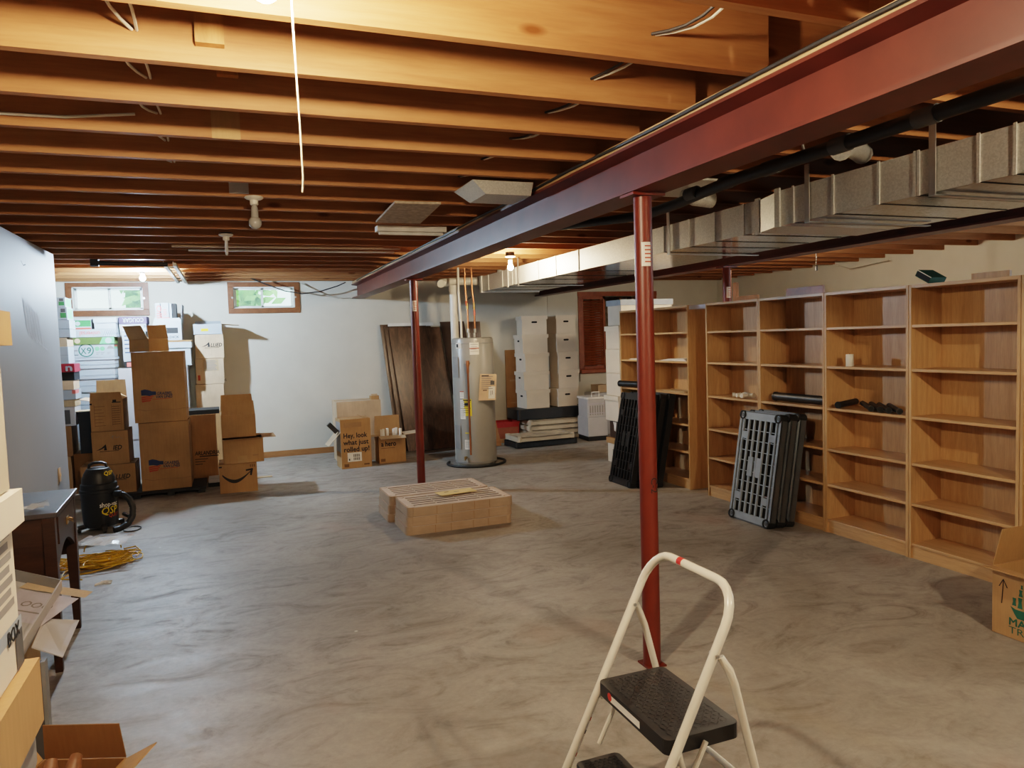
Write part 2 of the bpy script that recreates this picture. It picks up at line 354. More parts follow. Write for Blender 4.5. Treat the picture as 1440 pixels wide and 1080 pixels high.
# wood-trimmed opening in the back wall, unfinished space behind it
r = bpy.data.objects.new('window_4', None); COL.objects.link(r); struct(r)
x0, x1, z0, z1 = OP; c = MB()
c.box(x0-.075, x1+.075, BY-.022, BY-.001, z1, z1+.075, 'redwood'); c.box(x0-.07, x0, BY-.022, BY-.001, z0, z1, 'redwood'); c.box(x1, x1+.07, BY-.022, BY-.001, z0, z1, 'redwood')
c.build('casing', r, bevel=.003)
MB().box(x0-.08, x1+.08, BY-.10, BY+.2, z0-.07, z0, 'redwood').build('sill', r, bevel=.012)
MB().box(x0-.07, x1+.07, BY-.03, BY-.001, z0-.2, z0-.072, 'wall').build('apron', r)
lv = MB()
lv.box(x0, x0+.03, BY, BY+.04, z0, z1, 'redwood'); lv.box(x0+.40, x0+.44, BY, BY+.04, z0, z1, 'redwood'); lv.box(x0, x0+.44, BY, BY+.04, z0, z0+.05, 'redwood'); lv.box(x0, x0+.44, BY, BY+.04, z1-.05, z1, 'redwood')
for k in range(26):
    z = z0+.06+k*(z1-z0-.12)/26
    lv.sheet([(x0+.03, BY+.002, z), (x0+.40, BY+.002, z), (x0+.40, BY+.035, z+.03), (x0+.03, BY+.035, z+.03)], .006, 'redwood')
lv.build('louvered_shutter', r)
cv = MB(); cv.box(x0-.2, x1+.2, BY+1.2, BY+1.25, .6, SUBZ, 'insul'); cv.box(x0-.25, x0-.2, BY+.2, BY+1.25, .6, SUBZ, 'stud'); cv.box(x1+.2, x1+.25, BY+.2, BY+1.25, .6, SUBZ, 'stud'); cv.box(x0-.25, x1+.25, BY+.2, BY+1.25, .55, .6, 'soil')
cv.box(x0-.25, x1+.25, BY+.2, BY+1.25, 2.5, 2.55, 'soil')
for x in (x0+.46, x0+.62, x0+1.0, x0+1.25): cv.box(x, x+.04, BY+.5, BY+.6, .6, 2.5, 'stud')
cv.box(x0+.50, x0+.58, BY+.45, BY+.5, .9, 2.0, 'greywhite')
struct(cv.build('wall_behind_opening'))
bx_ = MB(); p = Py(845, 490, BY-.0); bx_.box(0, .06, -.02, 0, 0, .11, 'labelw'); bx_.box(.018, .042, -.022, -.02, .018, .045, 'greyink'); bx_.box(.018, .042, -.022, -.02, .065, .092, 'greyink')
tag(bx_.build('wall_outlet', loc=(x0+.625, BY+.499, 1.32)), 'pale electrical outlet seen through the louvered opening', 'outlet')
# free-standing partition on the left
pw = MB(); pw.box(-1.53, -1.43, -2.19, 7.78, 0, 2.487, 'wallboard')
struct(pw.build('wall_partition'))
TP = frame((-1.43, 7.4, 1.9), (0, -1, 0), (0, 0, 1), (1, 0, 0))
ck = MB(); 
TP = frame((-1.4285, 6.4, 0), (0, 1, 0), (0, 0, 1), (1, 0, 0))
ck = MB()
for a, b in (((.20, 2.30), (.26, 2.27)), ((.26, 2.27), (.34, 2.285))): ck.add([(a[0], a[1], 0), (b[0], b[1], 0), (b[0], b[1]+.008, 0), (a[0], a[1]+.008, 0)], [(0, 1, 2, 3)], 'ink', TP)
tag(ck.build('pencil_marking'), 'dark pencil tick near the top of the white partition', 'marking'); ck = MB()
for k in range(6): ck.add([(.15+.09*k, 2.02-.02*k, 0), (.19+.09*k, 2.02-.02*k, 0), (.26+.10*k, 1.80-.03*k, 0), (.34+.11*k, 1.72-.02*k, 0), (.30+.11*k, 1.72-.02*k, 0), (.22+.10*k, 1.80-.03*k, 0)], [(0, 1, 2, 5), (2, 3, 4, 5)], 'chalk', TP)
tag(ck.build('chalk_marking'), 'faint chalk scrawl high on the white partition', 'marking')
sw = MB(); sw.box(0, .008, -.035, .035, -.06, .06, 'tan'); sw.box(.008, .016, -.006, .006, -.014, .014, 'tan')
tag(sw.build('wall_outlet', loc=(-1.4285, 7.37, .53)), 'beige wall plate low on the far end of the white partition', 'outlet')
# thin wall-painted pier on the back wall beside the opening
struct(MB().box(4.88, 5.38, BY-.012, BY-.001, 0, 2.488, 'wall').build('trim_1'))

# outside
struct(MB().box(-40, 40, BY+.25, 60, 1.70, 1.75, 'soil').build('ground_outside'))
def shrub(name, loc, sx, sz, n, label):
    mb = MB(); rr = random.Random(int(loc[0]*100)+5)
    for k in range(9):
        a = rr.uniform(0, 6.28); t = V((cos(a)*sx*.5, sin(a)*.3, sz*rr.uniform(.6, .95)))
        mb.tube([(0, 0, 0), tuple(t*.5+V((0, 0, .1))), tuple(t)], [.02, .012, .005], 'stud', 5)
    for k in range(n):
        c = V((rr.gauss(0, sx*.4), rr.gauss(0, .25), sz*(.15+.85*rr.random()))); d = V((rr.gauss(0, 1), rr.gauss(0, 1), rr.gauss(0, 1))).normalized()*.14; e = d.orthogonal().normalized()*.08
        mb.add([c-d, c+e, c+d, c-e], [(0, 1, 2, 3)], 'leaf')
    return tag(mb.build(name, loc=loc), label, 'shrub')
shrub('shrub', (.16, 12.6, 1.75), .42, 1.5, 1500, 'green leafy shrub outside the window nearer the red beam')
shrub('shrub', (-1.2, 13.6, 1.75), .35, 1.25, 300, 'pale green shrub outside the window above the paper cartons')

# ------------------------------------------------------------------ joists, beams, posts
JY = [2.154+.432*k for k in range(-9, 21)]
nj = 0
for k, y in enumerate(JY):
    if y > BY-.05: break
    for side in (0, 1):
        a, b = ((LX+.003, 1.825) if side == 0 else (1.835, RX-.003))
        mb = MB(); L = b-a; yo = y-.028+(.0 if side == 0 else .045)
        mb.box(0, L, 0, .038, 0, JT-JZ, 'joist')
        vis = k-7   # nearest one that the photograph shows is k = 8
        n = ORD[k] if k < len(ORD) else ORD[-1]
        lab = ('bare pine ceiling joist left of the red beam, %s from the camera end' if side == 0 else 'bare pine ceiling joist over the metal duct, %s from the camera end') % n
        tag(mb.build('ceiling_joist', loc=(a, yo, JZ)), lab, 'joist', 'pine ceiling joists')
def beam(cx, label, dark=False):
    t = thing('steel_beam', label, 'beam', (cx, 0, 2.243)); mb = MB(); m = 'redsteel'
    y0, y1 = NY+.005, BY-.005
    p = [(-.09, 0), (.09, 0), (.09, .014), (.008, .026), (.008, .183), (.09, .195), (.09, .209), (-.09, .209), (-.09, .195), (-.008, .183), (-.008, .026), (-.09, .014)]
    T = frame((0, 0, 0), (1, 0, 0), (0, 0, 1), (0, 1, 0))
    mb.prism(p, y0, y1, m, T); mb.build('girder', t)
    MB().box(-.075, .075, y0, y1, .2095, .2455, 'plate').build('wood_plate', t)
    return t
b1 = beam(1.835, 'dark red steel I-beam running over both tall red posts')
beam(4.75, 'dark red steel I-beam behind the metal duct and above the bookcases')
def post(x, y, label, sticker=True, zs=None, scr=False):
    t = thing('support_post', label, 'post', (x, y, 0)); h = 2.241
    mb = MB(); mb.lathe([(.0425, .008), (.0425, h-.012)], 'redpost', n=28)
    if scr:
        T = frame((-.012, -.0428, 0), (1, 0, 0), (0, 0, 1), (0, -1, 0))
        mb.text('C-2', 0, .92, .05, 'ink', T, .0, rot=-pi/2)
    mb.build('tube', t)
    MB().box(-.05, .05, -.05, .05, 0, .008, 'redpost').build('base_plate', t)
    MB().box(-.085, .085, -.06, .06, h-.012, h, 'redpost').build('cap_plate', t)
    if sticker:
        mb = MB(); a0 = -2.0
        vs = []; fs = []
        for i in range(9):
            a = -2.35+i*.13
            for z in (zs-.055, zs+.055): vs.append((.0432*cos(a), .0432*sin(a), z))
        for i in range(8): fs.append((2*i, 2*i+2, 2*i+3, 2*i+1))
        mb.add(vs, fs, 'labelw')
        T = frame((-.02, -.0438, zs-.05), (.99, -.1, 0), (0, 0, 1), (0, -1, 0))
        for i in range(5): mb.add([(0, .012+.018*i, 0), (.03, .012+.018*i, 0), (.03, .018+.018*i, 0), (0, .018+.018*i, 0)], [(0, 1, 2, 3)], 'redink', T)
        mb.build('sticker', t)
    return t
pA = Pz(917, 940); pB = Pz(598, 690)
post(1.835, pA.y+.04, 'thick red steel post standing behind the white step stool', True, Py(897, 357, pA.y).z, True)
post(1.86, pB.y+.05, 'slim red steel post beside the flat tan stack on the floor', True, Py(590, 430, pB.y).z)
post(4.75, 6.18, 'dark red steel post rising behind the bookcases', True, 1.98)

# ------------------------------------------------------------------ generic boxes
def fmat(w, d, h):
    return {'f': frame((-w/2, -d/2, 0), (1, 0, 0), (0, 0, 1), (0, -1, 0)), 'r': frame((w/2, -d/2, 0), (0, 1, 0), (0, 0, 1), (1, 0, 0)),
            'l': frame((-w/2, d/2, 0), (0, -1, 0), (0, 0, 1), (-1, 0, 0)), 't': frame((-w/2, -d/2, h), (1, 0, 0), (0, 1, 0), (0, 0, 1))}
def R4(mb, T, x0, x1, y0, y1, mat, e=.0008): mb.add([(x0, y0, e), (x1, y0, e), (x1, y1, e), (x0, y1, e)], [(0, 1, 2, 3)], mat, T)
def carton(name, label, cat, loc, w, d, h, mat='kraft', rz=0, flaps=None, prints=None, group=None, tape=False, fill=None, inside='kraftin', fl=None, bandtape=None):
    """cardboard box: loc = centre of the base; flaps = {side: degrees from closed}; prints(mb, faces)"""
    t = thing(name, label, cat, loc, rz, group); mb = MB(); F4 = fmat(w, d, h); th = .005
    if flaps is None:
        mb.box(-w/2, w/2, -d/2, d/2, 0, h, mat)
        if tape:
            R4(mb, F4['t'], 0, w, d/2-.025, d/2+.025, 'tape')
            R4(mb, F4['r'], d/2-.025, d/2+.025, h-.07, h, 'tape')
    else:
        mb.box(-w/2, w/2, -d/2, d/2, 0, th, mat)
        mb.box(-w/2, w/2, -d/2, -d/2+th, th, h, mat); mb.box(-w/2, w/2, d/2-th, d/2, th, h, mat)
        mb.box(-w/2, -w/2+th, -d/2+th, d/2-th, th, h, mat); mb.box(w/2-th, w/2, -d/2+th, d/2-th, th, h, mat)
        if fill: mb.box(-w/2+th, w/2-th, -d/2+th, d/2-th, th, h*fill, 'hole')
    if prints: prints(mb, F4)
    mb.build('body', t)
    if flaps:
        for s_, ang in flaps.items():
            L = (fl or {}).get(s_, (d if s_ in 'fb' else w)*.48)
            o, x, ln = {'f': ((-w/2, -d/2, h), (1, 0, 0), w), 'b': ((w/2, d/2, h), (-1, 0, 0), w), 'l': ((-w/2, d/2, h), (0, -1, 0), d), 'r': ((w/2, -d/2, h), (0, 1, 0), d)}[s_]
            x = V(x); inn = V((0, 0, 1)).cross(x); a = RAD(ang); dr = inn*cos(a)+V((0, 0, 1))*sin(a)
            o = V(o); e = .003; g = .012
            q = MB(); q.sheet([o+x*e+dr*.001, o+x*(ln-e)+dr*.001, o+x*(ln-g)+dr*L, o+x*g+dr*L], .004, inside if ang > 100 else mat)
            q.build('flap', t)
    return t
def rect(y, u0, u1, vb, vt):
    um = (u0+u1)/2
    return Py(u0, vb, y).x, Py(u1, vb, y).x, Py(um, vb, y).z, Py(um, vt, y).z
def lidbox(name, label, cat, loc, w, d, h, rz=0, mat='whitebox', lid='whitebox', holes='f', group=None, lh=.055, prints=None):
    t = thing(name, label, cat, loc, rz, group); mb = MB(); e = .014
    mb.box(-w/2+e, w/2-e, -d/2+e, d/2-e, 0, h-.01, mat)
    W_, D_ = w-2*e, d-2*e
    F4 = {k: m @ Matrix.Identity(4) for k, m in fmat(W_, D_, h).items()}
    for s_ in holes:
        L = W_ if s_ == 'f' else D_; T = F4[s_]; c = L/2
        pts = []
        for cx, a0 in ((c+.032, -90), (c-.032, 90)):
            for k in range(5): a = RAD(a0+45*k); pts.append((cx+.014*cos(a), h*.66+.014*sin(a), .001))
        mb.add(pts, [tuple(range(10))], 'hole', T)
    if prints: prints(mb, F4)
    mb.build('body', t)
    if lid:
        l = MB(); l.box(-w/2, w/2, -d/2, d/2, h-.006, h, lid)
        for a in ((-w/2, w/2, -d/2, -d/2+.004), (-w/2, w/2, d/2-.004, d/2), (-w/2, -w/2+.004, -d/2+.004, d/2-.004), (w/2-.004, w/2, -d/2+.004, d/2-.004)): l.box(*a, h-lh, h-.006, lid)
        l.build('lid', t)
    return t
def ream(name, label, cat, loc, w, d, h, rz=0, band='greenink', prints=None, group=None, body='coolwhite', bandh=.3):
    """copy-paper carton: white tray under a coloured lid"""
    t = thing(name, label, cat, loc, rz, group); mb = MB(); mb.box(-w/2+.009, w/2-.009, -d/2+.009, d/2-.009, 0, h*(1-bandh)+.004, body)
    if prints: prints(mb, fmat(w-.018, d-.018, h))
    mb.build('body', t)
    l = MB(); l.box(-w/2, w/2, -d/2, d/2, h*(1-bandh), h, band); 
    if prints: prints(l, fmat(w, d, h), True)
    l.build('lid', t)
    return t

# ------------------------------------------------------------------ left clutter: moving boxes in the front row
def stackat(y, d, items, z0):
    """items: (u0, u1, v_top) from the bottom up -> list of (cx, cy, z, w, h) that rest on one another"""
    out = []; z = z0
    for u0, u1, vb, vt in items:
        x0, x1, _, zt = rect(y, u0, u1, vb, vt); out.append((x0, x1, z, zt-z-.003)); z = zt+.002
    return [((a+b)/2, y+d/2, z_, b-a, h_) for a, b, z_, h_ in out]
# black low platform under the boxes
pl = thing('pallet', 'black low platform under the front row of moving boxes', 'pallet', (-.62, 9.05, 0))
mb = MB(); mb.box(-.90, .32, -.32, .30, .035, .06, 'blackmat'); mb.build('deck', pl)
for k in (-.88, -.40, -.07, .24): MB().box(k, k+.07, -.32, .30, 0, .034, 'black').build('runner', pl)

def flag_print(mb, Fc, txt=True):
    T = Fc['f']; w = .60
    def P(u, v): return (u, v, .0012)
    # waving flag: dark canton, orange-red stripes, lettering
    ox, oy, s = FL
    top = [(0, .19), (.06, .205), (.12, .19), (.17, .165), (.235, .16)]; bot = [(0, .10), (.07, .10), (.13, .085), (.18, .10), (.235, .10)]
    mb.add([P(ox+a*s, oy+b*s) for a, b in top]+[P(ox+a*s, oy+b*s) for a, b in bot[::-1]], [tuple(range(10))], 'navy', T)
    for k in range(3):
        z = .075-.034*k
        a = [(0, z), (.07, z+.008), (.13, z-.004+.012), (.19-.02*k, z+.02), (.19-.02*k, z+.002), (.13, z-.016), (.07, z-.016), (.0+.006*k, z-.028)]
        mb.add([P(ox+p*s, oy+q*s) for p, q in a], [tuple(range(8))], 'redink', T)
    mb.text('GRAEBEL', ox+.242*s, oy+.098*s, .072*s, 'navy', T, .02, .15, fit=.25*s)
    mb.text('VAN LINES', ox+.225*s, oy+.042*s, .072*s, 'navy', T, .02, .15, fit=.27*s)
    mb.add([P(ox+.17*s, oy+.02*s), P(ox+.46*s, oy+.025*s), P(ox+.46*s, oy+.033*s), P(ox+.17*s, oy+.028*s)], [(0, 1, 2, 3)], 'redink', T)
    q = [(.03, .125), (.12, .105), (.25, .118), (.4, .105), (.5, .115), (.57, .11)]
    for (a, b), (c, d) in zip(q, q[1:]): mb.add([P(a, b+CR), P(c, d+CR), P(c, d+.007+CR), P(a, b+.006+CR)], [(0, 1, 2, 3)], 'faint', T)
yg = 8.80
S = stackat(yg, .52, [(200.5, 270.5, 693, 593), (189.5, 263, 593, 494)], .062)
FL = (.078, .215, .62); CR = 0
c, y, z, w, h = S[0]
carton('moving_box', 'tall brown moving box with flag logo, lower of the stacked pair', 'box', (c, y, z), w, .52, h, prints=flag_print, tape=True, group='flag-printed moving boxes')
c, y, z, w, h = S[1]; FL = (.078, .235, .62); CR = .02
carton('moving_box', 'tall brown moving box with flag logo, upper one carrying a small open box', 'box', (c, y, z), w, .50, h, prints=flag_print, tape=True, group='flag-printed moving boxes')
zt = z+h+.003
xa, xb = Py(181, 490, 9.0).x, Py(237, 490, 9.0).x; ww = (xb-xa)*.72
carton('open_box', 'small open kraft box with raised flaps on the tallest moving box', 'box', ((xa+xb)/2, 9.05, zt), ww, ww*.95, Py(208, 477, 8.9).z-zt, rz=RAD(-42), flaps={'f': 118, 'r': 80, 'b': 85, 'l': 120}, fl={'f': .17, 'r': .15, 'b': .16, 'l': .16})
# allied boxes left of them
def allied(txt, ox, oy, s, extra=None, off=0, wd_=.29):
    def f(mb, Fc):
        T = Fc['f']
        mb.add([(ox-.17*s, oy, .001), (ox-.06*s, oy+.055*s, .001), (ox+.02*s, oy+.13*s, .001), (ox+.035*s, oy+.0*s, .001), (ox-.02*s, oy+.0, .001), (ox-.01*s, oy+.06*s, .001), (ox-.06*s, oy+.03*s, .001), (ox-.10*s, oy+.015*s, .001)], [tuple(range(8))], 'ink', T)
        mb.text(txt, ox+.045*s+off, oy, .135*s, 'ink', T, .022, .25, fit=wd_*s)
        R4(mb, T, ox-.10*s, ox+.26*s, oy-.028*s, oy-.018*s, 'ink')
        if extra: extra(mb, T)
    return f
def scrib(mb, T):
    for a, b in (((.27, .285), (.33, .31)), ((.30, .31), (.31, .27)), ((.34, .30), (.35, .28)), ((.36, .28), (.40, .297)), ((.41, .285), (.44, .27))):
        mb.tube([(a[0]*.66, a[1], .001), (b[0]*.66, b[1], .001)], .0025, 'greyink', 4, T)
ya = 8.84
S = stackat(ya, .42, [(152, 193, 699, 652), (131, 182.5, 653, 606), (130, 182.5, 607, 562)], .062)
c, y, z, w, h = S[0]; x1 = c+w/2; w = .52
carton('moving_box', 'brown moving box with black logo behind the black shop vacuum', 'box', (x1-w/2, y, z), w, .42, h, prints=allied('LLIED', .30, .156, .5), group='black-logo moving boxes', tape=True)
c, y, z, w, h = S[1]
carton('moving_box', 'brown moving box with half-worn black logo, middle of its stack', 'box', (c, y, z), w, .42, h, prints=allied('IED', .121, .156, .5, scrib, .05, .18), group='black-logo moving boxes')
c, y, z, w, h = S[2]; w -= .04; c -= .03
def formprint(mb, Fc):
    T = Fc['f'] @ Matrix.Diagonal((.70, .95, 1, 1))
    for i in range(7): R4(mb, T, .06, .20-.02*(i % 3), .06+.036*i, .064+.036*i, 'brownink')
    R4(mb, T, .055, .059, .05, .30, 'brownink')
    for x in (.29, .41): R4(mb, T, x, x+.004, .06, .30, 'brownink')
    for i in range(9): R4(mb, T, .295, .40, .07+.025*i, .077+.025*i, 'brownink')
    R4(mb, T, .31, .36, .325, .36, 'ink'); R4(mb, T, .30, .42, .315, .325, 'ink')
    R4(mb, T, .0, .03, h-.03, h-.012, 'ink')
carton('open_box', 'open brown box printed with form lines, piled with flattened flaps', 'box', (c, y, z), w, .42, h, prints=formprint, flaps={'f': 93, 'b': 96, 'l': 168, 'r': 30}, fl={'f': .085, 'b': .20, 'l': .10, 'r': .1}, inside='beigebox')
zf = z+h
mb = MB(); mb.box(-.13, .10, -.1, .10, 0, .035, 'paper'); mb.box(-.12, .09, -.08, .08, .036, .075, 'beigebox')
tag(mb.build('packing_sheet', loc=(c+.02, y, zf-.10)), 'cream packing sheets lying in the open form-printed box', 'packing')
# right-hand trio
A0, A1 = Pz(310, 695), Pz(363, 690)
ax = (A0.x+A1.x)/2; aw = A1.x-A0.x; ay = 8.51
za = Py(337, 652, ay).z
def smile(mb, Fc):
    T = Fc['f']; W_ = aw; pts = []
    for i in range(17):
        t = i/16; pts.append((.03+t*(W_-.10), .20-.085*sin(pi*(t**.9)) - .0 + .02*t, .0015))
    vs = []; fs = []
    for i, p in enumerate(pts):
        k = .006+.013*sin(pi*min(1, i/16+.08)); vs += [(p[0], p[1]-k, .0015), (p[0], p[1]+k, .0015)]
    for i in range(16): fs.append((2*i, 2*i+2, 2*i+3, 2*i+1))
    mb.add(vs, fs, 'ink', T)
    e = W_-.045
    for q in ([(e-.07, .245), (e, .255), (e+.005, .235), (e-.07, .228)], [(e-.02, .25), (e+.005, .25), (e-.012, .175), (e-.03, .18)]): mb.add([(a, b, .0016) for a, b in q], [(0, 1, 2, 3)], 'ink', T)
    for i in range(3): R4(mb, T, W_-.07+.02*i, W_-.06+.02*i, za-.05, za-.02, 'brownink')
    R4(mb, T, .0, .03, za-.035, za-.02, 'ink')
carton('shipping_box', 'kraft shipping box printed with a black curved smile arrow', 'box', (ax, ay+.2, .003), aw, .40, za, prints=smile, tape=True)
x0, x1, zb, zt = rect(8.48, 314, 371, 650, 617)
def tp(mb, Fc):
    R4(mb, Fc['f'], .14, .24, .0, .08, 'tape'); R4(mb, Fc['f'], .30, .36, .07, .085, 'faint')
h2 = zt-za-.006
carton('open_box', 'kraft box with a drooping flap, middle of the pile near the back wall window', 'box', ((x0+x1)/2, 8.70, za+.006), x1-x0, .40, h2, flaps={'f': 180, 'r': 181, 'b': 1}, fl={'f': .06, 'r': .14, 'b': .18}, rz=RAD(1.5), prints=tp, inside='kraft')
x0, x1, zb, zt = rect(8.46, 313, 362, 617, 584); z3 = za+h2+.022
carton('open_box', 'open kraft box with upright flaps, topmost of the pile near the back wall window', 'box', ((x0+x1)/2-.01, 8.72, z3), x1-x0, .40, zt-z3, flaps={'f': 84, 'b': 95, 'l': 60}, fl={'f': .15, 'b': .2, 'l': .12}, rz=RAD(1), inside='kraftin')
fp = MB(); fp.box(-.13, .13, -.05, .05, 0, .006, 'kraftlite')
tag(fp.build('cardboard_scrap', loc=(.30, 9.35, .001)), 'flat cardboard scrap on the floor behind the smile box', 'cardboard')
# dark box behind, with its half-hidden print
x0, x1 = Py(258, 677, 9.36).x, Py(307.5, 677, 9.36).x; hD = Py(290, 583, 9.36).z-.064
def arl(mb, Fc):
    T = Fc['f']; mb.text('ARLANDRIA', .14, hD*.44, .065, 'hole', T, .02, .2, fit=.27)
    R4(mb, T, .19, .40, hD*.41, hD*.425, 'hole')
    for i in range(3): R4(mb, T, .14, .28-.03*i, hD*(.37-.04*i), hD*(.38-.04*i), 'hole')
carton('moving_box', 'darker brown tall box standing in the gap beside the flag-printed boxes', 'box', ((x0+x1)/2, 9.60, .003), x1-x0, .46, hD+.06, mat='kraftdark', prints=arl)
mb = MB(); mb.box(-.24, .24, -.2, .2, 0, .05, 'blackmat')  # plain flat black layer along the box top
tag(mb.build('black_layer', loc=((x0+x1)/2, 9.60, hD+.066)), 'flat black case lying on the darker brown tall box', 'case')
mb = MB(); mb.box(-.11, .11, -.14, .14, 0, .045, 'blackmat'); mb.box(-.105, .105, -.135, .135, .046, .085, 'greywhite')
tag(mb.build('flat_carton', loc=(-.175, 9.16, 0)), 'flat grey carton on the floor between brown boxes', 'carton')

# ------------------------------------------------------------------ left clutter: paper cartons by the back wall
def col(y, d, items, z0): return stackat(y, d, items, z0)
# stack with the allied label by the back wall
S = col(10.45, .44, [(278, 317, 600, 578), (277, 316.5, 578, 540), (276.5, 316, 540, 504), (275.5, 315.5, 504, 470)], .003)
def lab2(mb, Fc):
    T = Fc['f']; R4(mb, T, .09, .28, .17, .32, 'kraftlite', .0008)
    for i in range(8): R4(mb, T, .10, .26-.012*(i % 3), .18+.017*i, .188+.017*i, 'greyink', .0012)
    mb.tube([(.345, .04, .001), (.365, .03, .001), (.36, .06, .001), (.345, .04, .001)], .004, 'ink', 4, T); R4(mb, T, .02, .05, .05, .12, 'redink')
labs = [('brown carton hidden low behind the upright-flap box, under three others', None), ('plain tan carton, third from the top of the stack under the yellow-labelled tray', None), ('tan carton with a printed white form and recycling mark by the back wall', lab2), ('tan moving box with small black logo directly under the yellow-labelled white tray', None)]
for i, (c, y, z, w, h) in enumerate(S):
    pr = labs[i][1] or (allied('LLIED', .161, .15, .5) if i == 3 else None)
    if i == 0: hh = h
    carton('moving_box', labs[i][0], 'box', (c, y, z), w, .44, h, mat='beigebox' if i else 'kraft', prints=pr, tape=(i == 3), group='cartons stacked by the back wall')
c, y, z, w, h = S[3]; zt = z+h+.004
def ylab(mb, Fc): R4(mb, Fc['f'], .09, .18, .04, .075, 'yellow'); 
x0, x1, _, zz = rect(10.42, 272, 312, 468, 456.5)
carton('paper_tray_box', 'shallow open white box with a yellow label on top of the tan stack', 'box', ((x0+x1)/2, 10.64, zt), x1-x0, .40, zz-zt+.01, mat='coolwhite', flaps={'b': 70, 'r': 185}, fl={'b': .05, 'r': .22}, prints=ylab, inside='beigebox')
# white cabinet column
S = col(10.12, .5, [(240, 271, 640, 514), (236, 271, 514, 480.5)], .003)
c, y, z, w, h = S[0]
t = thing('filing_cabinet', 'white drawer cabinet mostly hidden behind the flag-printed boxes', 'cabinet', (c, y, z)); MB().box(-w/2, w/2, -.25, .25, 0, h, 'coolwhite').build('cabinet_body', t)
for k in range(2):
    q = MB(); q.box(-w/2+.01, w/2-.012, -.262, -.251, .03+k*h/2, h/2-.012+k*h/2, 'coolwhite'); q.box(w/2-.06, w/2-.05, -.264, -.262, .05+k*h/2, h/2-.03+k*h/2, 'greyink'); q.build('drawer', t)
c, y, z, w, h = S[1]
lidbox('storage_box', 'white lidded carton on the white drawer cabinet', 'box', (c, y, z), w, .5, h, mat='coolwhite', lid='coolwhite', holes='', lh=.075)
zt = z+h+.003
mb = MB(); mb.box(-w/2, w/2, -.24, .24, 0, .02, 'kraftdark'); tag(mb.build('cardboard_sheet', loc=(c, y, zt)), 'dark cardboard sheet on the white lidded carton', 'cardboard')
zt += .023
x0, x1, _, zz = rect(10.14, 217, 256, 478, 453)
def blk(mb, Fc):
    T = Fc['f']; W_ = x1-x0; mb.add([(W_-.24, .10, .001), (W_-.20, .085, .001), (W_-.04, .085, .001), (W_-.04, .155, .001), (W_-.22, .155, .001), (W_-.16, .13, .001)], [tuple(range(6))], 'ink', T)
    R4(mb, T, W_-.27, W_-.2, .06, .12, 'navy'); mb.text('A.B.DICK', W_-.22, .025, .04, 'ink', T, .02, fit=.19)
carton('open_box', 'white open carton with a torn black label, upright paper packs behind it', 'box', ((x0+x1)/2, 10.37, zt), x1-x0, .46, zz-zt, mat='coolwhite', flaps={'f': 88, 'r': 95}, fl={'f': .05, 'r': .22}, prints=blk, inside='beigebox')
zr = zt+.012
def pack(u0, u1, vt, mat, lab, pr=None, yy=10.36, dd=.2):
    a, b, _, z1 = rect(yy, u0, u1, vt+20, vt); q = MB(); q.box(-(b-a)/2+.002, (b-a)/2-.002, -dd/2, dd/2, 0, z1-zr, mat)
    if pr: pr(q, frame((-(b-a)/2, -dd/2, 0), (1, 0, 0), (0, 0, 1), (0, -1, 0)), b-a, z1-zr)
    tag(q.build('paper_pack', loc=((a+b)/2, yy, zr)), lab, 'paper', 'paper packs standing in the white carton')
def pof(q, T, w, h): q.text('Office', w*.30, h*.95, .085, 'pink', T, .012, rot=-pi/2, fit=h*.6); q.text('paper', w*.08, h*.5, .04, 'navy', T, .0, rot=-pi/2, fit=h*.3)
def pred(q, T, w, h):
    R4(q, T, .0, w, h*.30, h*.60, 'pink')
    for k in range(4): R4(q, T, w*.3, w*.7, h*.66+.022*k, h*.68+.022*k, 'pink')
pack(219.5, 227, 427, 'coolwhite', 'white paper pack lettered in pink, first of the upright row', pof)
pack(227.5, 239, 426.5, 'coolwhite', 'white paper pack with a pink-red band in the upright row', pred)
pack(239.3, 243, 427, 'coolwhite', 'thin plain white paper pack in the upright row')
pack(243.3, 249.5, 427.5, 'blackmat', 'black paper pack at the end of the upright row')
# COUGAR column
S = col(10.02, .34, [(174, 207, 640, 517), (175, 207, 517, 508), (174, 207, 508, 466.5), (168, 207, 466.5, 445)], .003)
c, y, z, w, h = S[0]; t = thing('filing_cabinet', 'pale grey cabinet glimpsed beside the form-printed box', 'cabinet', (c, y, z)); MB().box(-w/2, w/2, -.17, .17, 0, h, 'greywhite').build('cabinet_body', t); MB().box(-w/2+.01, w/2-.01, -.178, -.171, .5, h-.02, 'greywhite').build('drawer', t)
c, y, z, w, h = S[1]; q = MB(); q.box(-w/2, w/2, -.17, .17, 0, h, 'blackmat'); R4(q, frame((-w/2, -.17, 0), (1, 0, 0), (0, 0, 1), (0, -1, 0)), .03, .3, .01, h-.01, 'pink'); tag(q.build('flat_carton', loc=(c, y, z)), 'flat black carton with pink print under a white carton', 'carton')
c, y, z, w, h = S[2]
def ltx(mb, Fc): 
    for i in range(5): R4(mb, Fc['f'], .02, .12-.02*(i % 2), .1+.05*i, .115+.05*i, 'navy')
carton('paper_carton', 'white carton with small navy print under the purple-lidded carton', 'carton', (c, y, z), w, .34, h, mat='coolwhite', prints=ltx)
c, y, z, w, h = S[3]
def cougar(mb, Fc, lid=False):
    T = Fc['f']
    if lid: mb.text('COUGAR', w-.03, h*.91, .072, 'coolwhite', T, .012, rot=pi, fit=w-.07); return
    R4(mb, T, .02, .08, h*.30, h*.36, 'redink'); R4(mb, T, .09, .22, h*.30, h*.35, 'navy'); R4(mb, T, .235, .238, .02, h*.45, 'navy'); mb.text('80 #', .255, h*.25, .05, 'navy', T, .02, fit=.08)
    R4(mb, Fc['r'], .02, .12, h*.28, h*.42, 'redink')
